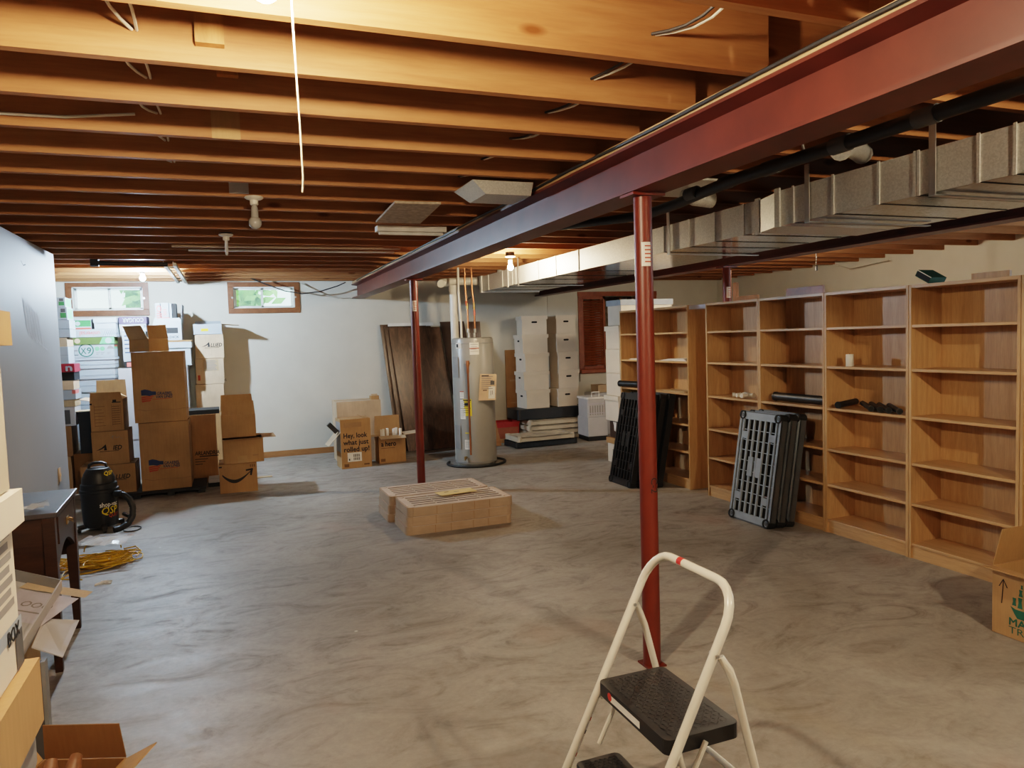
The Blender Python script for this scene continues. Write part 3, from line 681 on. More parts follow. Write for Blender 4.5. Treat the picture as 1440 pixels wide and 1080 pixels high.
ream('paper_carton', 'paper carton with a purple lid lettered upside down below the window', 'carton', (c, y, z), w, .34, h, band='purple', prints=cougar, bandh=.48)
# X9 column
S = col(9.85, .32, [(112, 160, 640, 590), (113, 161, 590, 569), (109, 162, 569, 542), (107, 163, 542, 528), (105, 163, 528, 513), (100.5, 163, 513, 502.5), (99.5, 162, 502.5, 474), (103.5, 164, 474, 462.5)], .003)
names = ['white paper carton at the foot of the tall white carton column', 'white paper carton, second up in the tall white carton column', 'white paper carton with a row of tiny dark letters', 'slim white paper carton just over the tiny-lettered one', 'plain white paper carton, second below the round-logo carton', 'thin white paper carton directly beneath the round-logo carton']
for i in range(6):
    c, y, z, w, h = S[i]
    def tiny(mb, Fc, lid=False):
        if not lid: mb.text('SUZANO', .2, h*.2, .045, 'greyink', Fc['f'], .0, fit=.2)
    ream('paper_carton', names[i], 'carton', (c, y, z), w, .32, h, band='coolwhite', prints=tiny if i == 2 else None, group='white paper cartons in the tall column', bandh=.32)
c, y, z, w, h = S[6]
def x9(mb, Fc, lid=False):
    T = Fc['f']
    if lid:
        mb.add([(w*.66, h*.655, .001), (w, h*.655, .001), (w, h*.99, .001), (w*.74, h*.99, .001)], [(0, 1, 2, 3)], 'lightgreen', T)
        mb.lathe([(.035, 0), (.035, .001)], 'coolwhite', T @ Matrix.Translation((w*.87, h*.82, .001)), 14, False); mb.lathe([(.03, 0), (.03, .001)], 'beigebox', T @ Matrix.Translation((w*.17, h*.83, .001)), 14, False); return
    cx, cy = w*.33, h*.36
    vs = []; fs = []
    for i in range(28):
        a = 2*pi*i/28
        for r in (.068, .080): vs.append((cx+r*cos(a), cy+r*sin(a), .001))
    for i in range(28): j = (i+1) % 28; fs.append((2*i, 2*j, 2*j+1, 2*i+1))
    mb.add(vs, fs, 'tealink', T); mb.text('X', cx-.055, cy-.042, .10, 'tealink', T, .01, fit=.055); mb.text('9', cx+.004, cy-.038, .10, 'tealink', T, .01, fit=.05)
    for k in (.58, .70): mb.lathe([(.026, 0), (.026, .001)], 'lightgreen', T @ Matrix.Translation((w*k, h*.42, .001)), 12, False)
    mb.add([(w*.80, h*.40, .001), (w*.97, h*.40, .001), (w*.93, h*.52, .001), (w*.88, h*.58, .001), (w*.83, h*.52, .001)], [tuple(range(5))], 'greyink', T)
    for i in range(3):
        for k in (.55, .66, .80): R4(mb, T, w*k, w*(k+.09-.02*i), h*(.22-.05*i), h*(.24-.05*i), 'greyink')
    R4(mb, T, .02, .07, h*.12, h*.15, 'ink'); R4(mb, T, .025, .03, h*.15, h*.38, 'ink'); R4(mb, T, .03, .065, h*.32, h*.38, 'greyink')
    R4(mb, Fc['r'], .02, .3, h*.40, h*.58, 'lightgreen'); R4(mb, Fc['r'], .05, .3, h*.5, h*.6, 'redink', .0012)
ream('paper_carton', 'paper carton with a big round X9 logo and green lid', 'carton', (c, y, z), w, .32, h, band='olive', prints=x9, bandh=.35)
c, y, z, w, h = S[7]
def uni(mb, Fc):
    T = Fc['f']; mb.text('universal', w*.62, h*.72, .075, 'pink', T, .008, rot=pi, fit=w*.48); R4(mb, T, w*.655, w*.66, 0, h, 'greyink')
    for i in range(7):
        a = w*.68+i*.022; mb.tube([(a, h*.1, .001), (a+.03, h*.9, .001), (a+.05, h*.3, .001)], .002, 'navy', 4, T)
carton('paper_carton', 'white carton lettered in pink upside down over the round-logo carton', 'carton', (c, y, z), w, .30, h, mat='coolwhite', prints=uni)
zt = z+h+.003
x0, x1, _, zz = rect(9.9, 93.5, 130, 462, 448.5)
def grn(mb, Fc, lid=False):
    T = Fc['f']
    if lid: return
    hh = zz-zt
    R4(mb, T, .0, x1-x0-.02, hh*.25, hh*.85, 'greenink'); R4(mb, T, .0, x1-x0-.02, .0, hh*.14, 'redink'); mb.lathe([(.026, 0), (.026, .001)], 'coolwhite', T @ Matrix.Translation((.11, hh*.55, .001)), 12, False)
ream('paper_carton', 'green and white paper carton with a red stripe on the white column', 'carton', ((x0+x1)/2, 10.03, zt), x1-x0, .30, zz-zt, band='coolwhite', prints=grn, bandh=.12)
x0, x1, _, zz = rect(9.9, 132, 164.5, 462, 447)
ream('paper_carton', 'plain white paper carton just below the window casing', 'carton', ((x0+x1)/2, 10.03, zt), x1-x0, .30, zz-zt, band='coolwhite', bandh=.45)
# column half hidden by the partition
yq = 9.35
S = col(yq, .34, [(70, 103, 690, 643), (66, 103, 643, 600), (62, 107, 600, 573), (60, 106, 573, 563), (58, 107, 563, 549), (57, 104, 549, 536), (54, 106, 536, 512), (52, 97, 512, 488), (50, 95, 488, 475), (48, 99, 475, 463), (47, 98, 463, 450), (46, 95, 450, 432), (45, 92, 432, 418)], .003)
spec = [('kraft', 'brown carton on the floor just past the partition edge'), ('kraftdark', 'dark brown carton above the floor carton by the partition edge'), ('greywhite', 'grey carton with a dark picture panel by the partition edge'), ('kraftlite', 'thin kraft tray under white trays by the partition edge'), ('coolwhite', 'white open tray with a red corner by the partition edge'), ('tan', 'pinkish carton under the red-lidded black box'), None,
        ('coolwhite', 'white carton with two seams above the red-lidded box'), ('beigebox', 'beige carton by the partition, third above the red-lidded box'), ('coolwhite', 'white carton with a grey slanted flap by the partition'), ('coolwhite', 'white paper carton under two greenish ones by the partition'), ('coolwhite', 'greenish white carton, next to top by the partition'), ('coolwhite', 'greenish white carton, topmost by the partition edge')]
for i, (c, y, z, w, h) in enumerate(S):
    if i == 6:
        def un(mb, Fc, lid=False):
            if lid: mb.text('n', w*.74, h*.58, h*.6, 'coolwhite', Fc['f'], .03, fit=.07)
        ream('storage_box', 'black box with a crimson lid bearing a white letter', 'box', (c, y, z), w, .34, h, band='crimson', body='blackmat', prints=un, bandh=.5)
        continue
    def pr(mb, Fc, i=i, w=w, h=h):
        T = Fc['f']
        if i == 2: R4(mb, T, w*.62, w*.84, .02, h-.03, 'greydk')
        if i == 4: R4(mb, T, w*.9, w, h*.6, h, 'pink'); R4(mb, Fc['r'], 0, .2, h*.6, h, 'pink')
        if i in (11, 12): R4(mb, T, w*.80, w*.97, h*.15, h*.55, 'greenink'); R4(mb, T, w*.82, w*.95, h*.6, h*.9, 'greydk'); R4(mb, Fc['r'], .02, .3, h*.1, h*.9, 'lightgreen')
        if i == 7: R4(mb, T, 0, w, h*.5, h*.515, 'greyink')
        if i in (0, 1): R4(mb, Fc['r'], .1, .2, .1, .16, 'brownink')
    fl = {'f': 178} if i == 9 else None
    carton('paper_carton' if i > 3 else 'moving_box', spec[i][1], 'carton' if i > 3 else 'box', (c, y, z), w, .34, h, mat=spec[i][0], prints=pr, group='cartons beside the partition edge')
carton('moving_box', 'plain tan box on the floor behind the shop vacuum', 'box', (Py(121, 690, 9.25).x+.0, 9.55, .003), .24, .34, Py(120, 640, 9.25).z, mat='kraftdark')
mb = MB(); mb.box(-.13, .13, -.15, .15, 0, Py(120, 592, 9.3).z-.36, 'blackmat'); z_ = Py(120, 640, 9.25).z+.006
tag(mb.build('black_bin', loc=(Py(121.5, 620, 9.3).x+.06, 9.50, z_)), 'black bin on the plain tan box behind the shop vacuum', 'bin')
mb = MB(); mb.sheet([(-.2, -.12, 0), (.16, -.1, .0), (.16, .1, .0), (-.2, .12, 0)], .006, 'beigebox')
tag(mb.build('cardboard_flap', loc=(Py(112, 598, 9.3).x+.13, 9.49, z_+Py(120, 592, 9.3).z-.36+.004)), 'loose beige cardboard sheet over the black bin', 'cardboard')

# ------------------------------------------------------------------ centre back: printed cartons, panels, heater
h0, h1 = Pz(481, 661), Pz(523, 656.5)
hw = h1.x-h0.x; hh = Py(500, 590, 9.35).z
def hey(mb, Fc):
    T = Fc['f']
    R4(mb, T, .04, hw*.7, hh-.10, hh-.04, 'faint')
    for i, s_ in enumerate(('Hey, look', 'what just', 'rolled up!')): mb.text(s_, .03, hh*.625-.088*i, .088, 'ink', T, .03, fit=hw*(.80, .84, .86)[i])
    R4(mb, T, .075, .255, .085, .20, 'labelw')
    for i in range(6): R4(mb, T, .15+.014*i, .158+.014*i, .10, .18, 'ink', .0014)
    R4(mb, T, .15, .24, .135, .142, 'labelw', .002); R4(mb, T, .09, .105, .10, .125, 'ink', .0014); R4(mb, T, .03, .09, .02, .06, 'brownink')
    R4(mb, T, hw-.1, hw-.03, .03, .05, 'brownink'); 
    R4(mb, Fc['l'], .02, .30, .02+hh*.3, hh*.95, 'greyink')
carton('shipping_box', 'kraft box printed with three lines of bold black lettering', 'box', ((h0.x+h1.x)/2, 9.38+.16, .002), hw, .32, hh, prints=hey, flaps={'r': 12, 'l': 2, 'f': 6, 'b': 6}, fl={'r': .1, 'l': .1, 'f': .15, 'b': .15}, rz=RAD(3), inside='beigebox')
hb = bpy.data.objects['shipping_box.001']; m = MB(); m.sheet([(-hw/2-.003, -.14, .46), (-hw/2-.003, .14, .46), (-hw/2-.15, .13, .30), (-hw/2-.15, -.13, .30)], -.004, 'beigebox'); m.build('flap', hb)
mb = MB(); mb.box(-.03, .03, -.03, .03, 0, .15, 'black')
o = tag(mb.build('black_bracket', loc=(1.24, 9.45, .47)), 'black bracket poking out beside the open flap of the lettered box', 'bracket'); o.rotation_euler = (0, RAD(-42), 0)
x0, x1, _, zt = rect(9.75, 477, 540, 655, 565)
t = carton('moving_box', 'plain kraft box standing behind the lettered box', 'box', ((x0+x1)/2+.02, 10.12, .002), x1-x0, .46, zt, mat='beigebox', tape=True)
mb = MB(); mb.rbox(-.06, .06, -.05, .05, 0, .05, .02, 'kraft'); mb.box(-.04, .04, -.02, .02, .051, .075, 'beigebox')
tag(mb.build('tape_roll', loc=((x0+x1)/2+.25, 10.0, zt+.004)), 'small brown packet on top of the plain kraft box', 'packet')
q = MB()
for i in range(7): q.box(-.16+.05*i, -.13+.05*i, -.003, 0, 0, .02, 'hole')
# hero box with tubes
g0, g1 = Pz(534, 652.5), Pz(573, 650); gw = g1.x-g0.x; gh = Py(554, 612, 9.55).z
def hero(mb, Fc):
    T = Fc['f']; mb.text('a hero', .03, gh*.62, .095, 'ink', T, .03, fit=gw*.56); R4(mb, T, .03, .21, gh*.54, gh*.56, 'brownink'); R4(mb, T, .02, .08, .02, .06, 'brownink')
    R4(mb, T, 0, gw, gh-.02, gh-.012, 'brownink')
carton('shipping_box', 'open kraft box lettered in black and filled with white tubes', 'box', ((g0.x+g1.x)/2, 9.68, .002), gw, .30, gh, prints=hero, flaps={'f': 195, 'b': 88, 'l': 178, 'r': 176}, fl={'f': .11, 'b': .24, 'l': .10, 'r': .24}, inside='beigebox', fill=.55)
for i, dx in enumerate((-.13, -.09, -.02, .05, .08, .115, .15)):
    mb = MB(); mb.lathe([(.017, 0), (.019, .01), (.019, .232), (.017, .236)], 'paper', n=10)
    o = tag(mb.build('paper_tube', loc=((g0.x+g1.x)/2+dx*.9, 9.68+.05*(i % 3-1), gh*.55+.004)), 'white tube standing in the open kraft box, %s from the left' % ORD[i], 'tube', 'white tubes in the open kraft box')
# dark wood panels leaning on the back wall
def leanpanel(label, xb0, xb1, yb, xt0, ytop, L, th=.02, mat='walnut', n=0, name='paneling_sheet', edge='walnutedge'):
    t = thing(name, label, 'panel', (0, 0, 0)); mb = MB(); zt_ = (L*L-(ytop-yb)**2)**.5; w = xb1-xb0
    a, b, c, d = V((xb0, yb, .004)), V((xb1, yb, .004)), V((xt0+w, ytop, zt_)), V((xt0, ytop, zt_))
    mb.sheet([a, b, c, d], th, mat)
    mb.build('board', t)
    nrm = (b-a).cross(d-a).normalized()
    if n:
        g = MB()
        for i in range(1, n):
            p, q = a.lerp(b, i/n), d.lerp(c, i/n); g.sheet([p-nrm*.0005, p-nrm*.0005+V((.006, 0, 0)), q-nrm*.0005+V((.006, 0, 0)), q-nrm*.0005], -.0006, 'hole')
        g.build('groove', t)
    return t
leanpanel('dark walnut wood panel, frontmost of those leaning by the slim post', 2.35, 3.12, 10.34, 2.22, 10.74, 1.83, n=6)
leanpanel('dark walnut wood panel whose left edge shows behind the front one', 2.28, 2.98, 10.44, 2.17, 10.79, 1.84)
leanpanel('dark walnut wood panel, rearmost of the leaning group on the back wall', 2.24, 2.93, 10.54, 2.12, 10.85, 1.87)
leanpanel('brown panel leaning half behind the white drain pipe', 3.20, 3.58, 10.50, 3.04, 10.86, 1.90, mat='walnutedge')
leanpanel('brown board standing behind the grey water heater', 3.52, 3.72, 10.72, 3.50, 10.92, 1.87)
mb = MB(); mb.box(-.46, .22, -.012, 0, 0, .045, 'paper')
tag(mb.build('white_trim_hang', loc=(2.66, 10.66, 1.815)), 'white trim strip lying along the top of the leaning dark panels', 'trim strip')
# water heater
HX, HY_, HR, HH = 2.905, 8.885, .262, 1.612
t = thing('water_heater', 'tall grey electric water heater with copper pipe and paper tag', 'water heater', (HX, HY_, 0))
mb = MB(); mb.lathe([(.235, 0), (.245, .03), (HR, .035), (HR, HH-.03), (HR-.006, HH-.012), (HR-.03, HH), (0, HH)], 'heater', n=48); mb.build('tank', t)
mb = MB(); mb.lathe([(HR+.002, .05), (HR+.004, .055), (HR+.002, .06)], 'heaterpanel', n=48); mb.lathe([(HR+.002, HH-.075), (HR+.004, HH-.07), (HR+.002, HH-.065)], 'heaterpanel', n=48); mb.build('seam_band', t)
def onround(a, z, w, h, mat, prints=None, r=HR, off=.004, name='label', n=6):
    mb = MB(); vs = []; da = w/r
    for i in range(n+1):
        t_ = a-da/2+da*i/n
        for zz in (z, z+h): vs.append(((r+off)*cos(t_), (r+off)*sin(t_), zz))
    mb.add(vs, [(2*i, 2*i+2, 2*i+3, 2*i+1) for i in range(n)], mat)
    if prints:
        for (u0, u1, v0, v1, m) in prints:
            vs = []
            for i in range(n+1):
                t_ = a-da/2+da*(u0+(u1-u0)*i/n)
                for zz in (z+h*v0, z+h*v1): vs.append(((r+off+.001)*cos(t_), (r+off+.001)*sin(t_), zz))
            mb.add(vs, [(2*i, 2*i+2, 2*i+3, 2*i+1) for i in range(n)], m)
    return mb.build(name, t)
AF = math.atan2(-HY_, -HX)             # direction towards the camera
lines = lambda n, m, x1=.9: [(.1, x1-.07*(i % 3), .85-.75*i/n-.03, .85-.75*i/n, m) for i in range(n)]
onround(AF+.08, 1.40, .115, .15, 'labelw', [(.0, 1, .48, .56, 'redink')]+lines(4, 'greyink'))
onround(AF-.36, .64, .115, .21, 'yellow', [(.05, .95, .90, .97, 'ink'), (.2, .8, .62, .78, 'ink')]+lines(6, 'ink'))
onround(AF-.38, .22, .085, .12, 'labelw', lines(6, 'greyink'))
onround(AF-.62, .86, .06, .09, 'labelw', [(.0, 1, .88, 1, 'redink')]+lines(4, 'greyink')); onround(AF-.62, .74, .06, .10, 'paper', lines(5, 'greyink')); onround(AF-.60, .60, .075, .13, 'paper', lines(6, 'greyink'))
onround(AF-.40, .42, .055, .012, 'yellow')
# tag sheet hanging off the tank
tm = MB(); TT = frame((HR*cos(AF+.18)*1.03-.0, HR*sin(AF+.18)*1.06, .83), (.98, -.25, 0.0), (.06, 0, .998), (-.25, -.97, 0))
tm.add([(0, 0, .01), (.21, .0, .012), (.215, .32, .006), (.012, .33, .006)], [(0, 1, 2, 3)], 'tan', TT)
for i in range(7): R4(tm, TT, .03, .17-.02*(i % 2), .29-.025*i, .298-.025*i, 'greyink', .014)
R4(tm, TT, .03, .12, .30, .312, 'ink', .014); R4(tm, TT, .14, .19, .19, .24, 'greydk', .015); R4(tm, TT, .12, .2, .02, .17, 'labelw', .0135); R4(tm, TT, .145, .15, .06, .12, 'ink', .015); R4(tm, TT, .165, .17, .07, .12, 'ink', .015); R4(tm, TT, .05, .10, .12, .13, 'ink', .015)
tm.build('paper_tag', t)
# side access panels
for z0, hz, nm in ((1.12, .26, 'access_panel'), (.22, .30, 'access_panel')):
    onround(AF-.98, z0, .12, hz, 'heaterpanel', off=.012, name=nm)
onround(AF-.72, 1.48, .09, .07, 'labelw', [(.1, .5, .2, .8, 'ink')])
# relief valve with copper discharge pipe
vv = MB(); pr = lambda a, r: (r*cos(a), r*sin(a))
x, y = pr(AF-.22, HR); x2, y2 = pr(AF-.22, HR+.05)
vv.tube([(x, y, 1.30), (x2, y2, 1.30)], .022, 'strap', 10); vv.tube([(x2, y2, 1.33), (x2, y2, 1.26)], .022, 'copper', 10); vv.build('relief_valve', t)
MB().tube([(x2, y2, 1.26), (x2, y2, 1.18), (x2, y2, 1.17), (x2, y2, .16)], [.017, .017, .012, .012], 'copper', 10).build('discharge_pipe', t)
x, y = pr(AF-.5, HR); vb = MB(); vb.tube([(x, y, .12), (x*1.12, y*1.12, .12)], .015, 'brass', 8); vb.tube([(x*1.12, y*1.12, .12), (x*1.12, y*1.12, .09)], .012, 'brass', 8); vb.build('drain_valve', t)
for dx, m in ((-.035, 'red'), (.035, 'blue')):
    MB().tube([(dx-.01, -.02, HH-.002), (dx-.01, -.02, HH+.06)], .016, 'strap', 8).build('nipple', t)
# copper lines up to the joists
for k, (dx, lab) in enumerate(((-.055, 'copper water pipe with red valve, left of the two over the heater'), (.035, 'copper water pipe with pink tape, right of the two over the heater'))):
    t = thing('water_pipe_hanging', lab, 'pipe', (HX+dx, HY_-.02, HH+.062))
    H2 = JZ-HH-.066
    MB().tube([(0, 0, 0), (0, 0, .3), (0, 0, .31), (-.02, 0, .55), (-.02, 0, H2)], .011, 'copper', 10).build('pipe_run', t)
    MB().tube([(0, 0, 0), (0, 0, .05)], .018, 'strap', 10).build('coupling', t)
    v_ = MB(); v_.tube([(-.002, 0, .30), (-.004, 0, .37)], .017, 'brass', 10)
    if k == 0: v_.tube([(-.02, -.02, .34), (-.02, -.02, .40)], .012, 'redink', 8); v_.tube([(-.0, 0, .42), (.05, -.02, .45)], .012, 'ink', 8)
    else: v_.tube([(0, 0, .22), (-.0, 0, .28)], .0135, 'pink', 8)
    v_.build('valve', t)
t = thing('conduit_hanging', 'thin white conduit running from the joists to the heater top', 'conduit', (HX-.155, HY_-.05, HH+.001))
MB().tube([(0, 0, 0), (0, 0, .2), (-.02, 0, .6), (-.015, 0, JZ-HH-.005)], .014, 'pvc', 8).build('conduit_run', t)
# white drain pipes
t = thing('drain_pipe', 'thick white plastic drain pipe behind the water heater with side branches', 'pipe', (2.795, 9.27, 0))
MB().lathe([(.052, .002), (.052, 2.30)], 'pvc', n=18).build('riser', t)
mb = MB(); mb.tube([(-.19, -.10, 2.315), (-.19, -.06, 2.325), (-.17, -.02, 2.335), (-.12, 0, 2.34), (.05, 0, 2.35), (.42, -.02, 2.355), (.58, -.04, 2.37), (.64, -.05, 2.41), (.66, -.05, 2.488)], .052, 'pvc', 14); mb.build('branch', t)
mb = MB()
for a, b in (((-.0, 0, 2.22), (0, 0, 2.30)), ((.33, -.015, 2.354), (.38, -.018, 2.355)), ((.60, -.045, 2.385), (.63, -.05, 2.41))): mb.tube([a, b], .061, 'pvc', 14)
mb.build('coupling', t)
# black hose lying round the base
pts = [(.40*cos(a)*.93, .34*sin(a)+.02, .018) for a in [RAD(-215+10*i) for i in range(26)]]
tag(MB().tube(pts, .016, 'rubber', 8).build('garden_hose', loc=(HX, HY_-.02, 0)), 'black hose curled on the floor round the water heater', 'hose')
pd = MB(); pd.tube([(-.36, .10, .03), (-.25, -.08, .035), (-.20, -.17, .03)], [.02, .03, .028], 'rubber', 8)

# ------------------------------------------------------------------ white file boxes right of the heater
YB = 10.28; zb0 = .50
xa0, xa1 = Py(741, 574, YB).x, Py(776, 573, YB).x; xb0, xb1 = Py(783, 571, YB).x, Py(812, 570, YB).x
hs = [(1.905-zb0)/5]*5
pn = ['bottom', 'second from the bottom', 'middle', 'second from the top', 'top']
for i in range(5):
    z = zb0+.262+.0 if 0 else zb0+i*(hs[0]+.002)
    lidbox('file_box', 'white lidded file box, %s of the left column by the heater' % pn[i], 'box', ((xa0+xa1)/2-.01*(i % 2)+(.01 if i == 4 else 0), YB+.24, z), xa1-xa0+.02*(i % 2), .40, hs[0], rz=RAD((2, -1, 1.5, -2, -9)[i]), holes='f' if i == 4 else 'l', group='white file boxes by the opening')
    lidbox('file_box', 'white lidded file box, %s of the right column by the louvered opening' % pn[i], 'box', ((xb0+xb1)/2+(.0, .05, .04, .0, .01)[i]*.8+.035, YB+.24, z), xb1-xb0, .40, hs[0], rz=RAD((1, -2, -1, 1, 0)[i]), holes='f', group='white file boxes by the opening')

# ------------------------------------------------------------------ plastic utility shelf panels
def shelfpanel(name, label, mat, rim, loc, rot, L=.92, W=.46, Th=.062, group=None, first=None, slat=7, cross=9, full=False):
    """panel standing on its short edge: length z, width y, grating on the -x face"""
    if first is not None: return dup(first, loc, rot, label, group)
    t = thing(name, label, 'shelf panel', loc, 0, group); t.rotation_euler = rot
    m = MB(); a, b = -W/2, W/2; Tr = Th; 
    if full: Th = Th+.0125
    m.box(0, Th, a, a+.012, .05, L-.05, rim); m.box(0, Th, b-.012, b, .05, L-.05, rim); m.box(0, Th, a+.05, b-.05, 0, .012, rim); m.box(0, Th, a+.05, b-.05, L-.012, L, rim)
    for k in (range(1, 5) if full else range(1, 9)):
        z = .05+k*(L-.1)/(5 if full else 9)+(.03*(k % 2) if full else 0)
        m.box(.004, Th-.004, a-.002, a, z-.002, z+.002, 'faint' if full else rim); m.box(.004, Th-.004, b, b+.002, z-.002, z+.002, 'faint' if full else rim)
    m.build('rim', t)
    g = MB(); x0_, x1_ = -.003, (.001 if full else .012)
    g.box(x0_, x1_, a+.012, b-.012, .012, .07, mat); g.box(x0_, x1_, a+.012, b-.012, L-.07, L-.012, mat)
    g.box(x0_, x1_, a, a+.022, .05, L-.05, mat); g.box(x0_, x1_, b-.022, b, .05, L-.05, mat)
    n = slat*2-1
    for k in range(slat):
        y = a+.05+k*(W-.1)/(slat-1); bw_ = .021 if full else .008; g.box(x0_, -.0015 if full else x1_, y-bw_, y+bw_, .07, L-.07, mat)
    for k in range(1, cross):
        z = .07+k*(L-.14)/cross; g.box(x0_+(.001 if full else .005), x1_, a+.02, b-.02, z-.003, z+.003, mat)
    for yy, zz in (() if full else ((-.04, .5), (.06, .5))): g.box(x0_, x1_, yy-.028, yy+.028, zz*L-.08, zz*L+.08, mat)
    for zz in (() if full else (.22, .78)):
        for yy in (-.165, .165): g.box(x0_, x1_, yy-.03, yy+.03, zz*L-.03, zz*L+.03, mat)
    g.build('grating', t)
    bk = MB(); wx_ = .045 if full else .019; bk.box(wx_, wx_+.005, a+.012, b-.012, .012, L-.012, 'beigeshade' if mat.startswith('beige') else 'hole'); bk.build('web', t)  # backing sheet, dark colour stands in for shade between the slats
    for yy in (a+.036, b-.036):
        for zz in (.036, L-.036):
            c = MB(); T = frame((-.004 if full else -.012, yy, zz), (0, 1, 0), (0, 0, 1), (1, 0, 0))
            if True:
                vs = []; fs = []
                for k in range(18):
                    q = 2*pi*k/18
                    for r_, z_ in ((.037, 0), (.037, Tr+.016), (.027, Tr+.016), (.027, 0)): vs.append((r_*cos(q), r_*sin(q), z_))
                for k in range(18):
                    j = (k+1) % 18
                    for e in range(4): fs.append((4*k+e, 4*j+e, 4*j+(e+1) % 4, 4*k+(e+1) % 4))
                c.add(vs, fs, rim if full or mat == 'beigepl' else 'blackmat', T, False)
            c.lathe([(.0265, .01), (.0265, .014)], 'hole', T, 14, False)
            c.lathe([(.016, .004), (.016, .02)], rim, T, 12, False)
            c.build('leg_socket', t)
    return t
# three grey ones leaning on the near bookcases
tl = RAD(9.2)
def lean(x, k, pitch, a): return (x+k*pitch*cos(a), -k*pitch*sin(a))
gs = None
for k, lab in enumerate(('grey plastic shelf panel leaning on the bookcases, front one of three', 'grey plastic shelf panel leaning on the bookcases, middle of three', 'grey plastic shelf panel leaning on the bookcases, rear one of three')):
    loc = (3.945+k*.082/cos(tl), 4.90-.012*k, .004+.05*math.sin(tl)*0)
    o = shelfpanel('shelf_panel', lab, 'greypl', 'greydk', loc, (0, tl, 0), .92, .50, .062, 'grey shelf panels on the bookcases', gs); gs = gs or o
tb = RAD(11)
bsf = None
for k, lab in enumerate(('black plastic shelf panel leaning beside the red post, front one of four', 'black plastic shelf panel leaning beside the red post, second of four', 'black plastic shelf panel leaning beside the red post, third of four', 'black plastic shelf panel leaning on the bookcase, rearmost of four')):
    loc = (3.80+k*.082/cos(tb), 6.78-.035*k, .004)
    o = shelfpanel('shelf_panel', lab, 'blacksheen', 'black', loc, (0, tb, 0), .98, .46, .062, 'black shelf panels on the far bookcase', bsf); bsf = bsf or o
# tan stack flat on the floor
fl0 = None; flat = (0, RAD(90), 0); ft = .086
for row, (x0_, yc, rz_) in enumerate(((1.29, 6.095, 0), (1.245, 6.605, 0))):
    for k in range(3):
        lab = 'tan resin shelf panel, %s of the %s pile beside the slim post' % (('bottom', 'middle', 'top')[k], ('front', 'rear')[row])
        loc = (x0_+.008*k, yc, .068+k*.079)
        o = shelfpanel('shelf_panel', lab, 'beigegrate', 'beigerim', loc, (0, RAD(90), RAD(.3*k)), .93, .47, .062, 'tan shelf panels stacked flat', fl0, slat=6, cross=4, full=True); fl0 = fl0 or o
z_top = .068+2*.079+.014
mb = MB(); mb.box(-.17, .17, -.075, .075, 0, .006, 'manila'); mb.box(-.02, .03, -.01, .0, .006, .007, 'greyink'); mb.box(-.1, -.06, .02, .04, .006, .007, 'faint')
tag(mb.build('envelope', loc=(1.83, 6.22, z_top), rz=RAD(8)), 'manila envelope lying on the flat tan stack', 'envelope')
# pile of pale and black panels under the white file boxes
pf = None
base = [( 'black', 'hole')]
kb = None
xs0, xs1 = 4.40, 5.30
mb = None
def lowpanel(label, x, y, z, mat, rim, proto, L=.90, W=.50, rz=0):
    return shelfpanel('shelf_panel', label, mat, rim, (x, y, z), (0, RAD(90), rz), L, W, .062, 'shelf panels piled under the file boxes' if z > .09 or mat == 'beigepl' else None, proto)
z = .078
for k in range(4):
    o = lowpanel('pale plastic shelf panel, %s in the pile under the file boxes' % ORD[k] + ' from the floor', 4.185+.02*(k % 2), YB+.20, z, 'beigepl', 'beigepl', pf, .92, .50); pf = pf or o; z += .080
zb = zb0-.006-z+.062+.0
t = thing('shelf_panel', 'black plastic slab directly under the white file boxes', 'shelf panel', (4.62, YB+.24, z-.056))
mb = MB(); mb.rbox(-.58, .58, -.245, .245, 0, zb0-.004-(z-.056), .05, 'black'); mb.build('rim', t)
o = lowpanel('black plastic shelf panel flat on the floor under a pale one', 3.76, 9.92, .078, 'black', 'blacksheen', None, 1.0, .46, RAD(2))
pale = lowpanel('pale plastic shelf panel lying on the black one in front of the file boxes', 3.79, 9.93, .160, 'beigepl', 'beigepl', pf, rz=RAD(2))
# odds and ends left of that pile
t = thing('red_bin', 'low red bin on the floor behind the water heater', 'bin', (3.96, 10.66, .0)); mb = MB()
BWD = .19; mb.box(-.19, .19, -.14, .14, 0, .01, 'redbin')
for a in ((-.19, .19, -.14, -.13), (-.19, .19, .13, .14), (-.19, -.18, -.13, .13), (.18, .19, -.13, .13)): mb.box(*a, .01, .30, 'redbin')
mb.build('bin_body', t); q = MB()
for a in ((-.20, .20, -.155, -.141), (-.20, .20, .141, .155), (-.20, -.191, -.141, .141), (.191, .20, -.141, .141)): q.box(*a, .27, .302, 'redbin')
q.build('bin_rim', t)
mb = MB(); mb.box(-.17, .17, -.012, 0, 0, .22, 'rust'); mb.box(-.2, .2, -.10, -.013, 0, .05, 'kraft'); 
tag(mb.build('cardboard_piece', loc=(3.95, 10.485, .003)), 'rust-coloured cardboard leaning on the red bin', 'cardboard')
leanpanel('narrow brown board leaning right of the water heater', 3.60, 3.70, 10.12, 3.50, 10.30, .77, mat='basewood')
t = carton('flat_box', 'flattened tall cardboard leaning on the wall behind the file boxes', 'cardboard', (4.22, 10.87, .0), .26, .03, 1.40, mat='kraftdark', prints=lambda mb, Fc: (R4(mb, Fc['f'], .06, .2, .9, .93, 'faint'), R4(mb, Fc['f'], .06, .2, .55, .57, 'faint')))

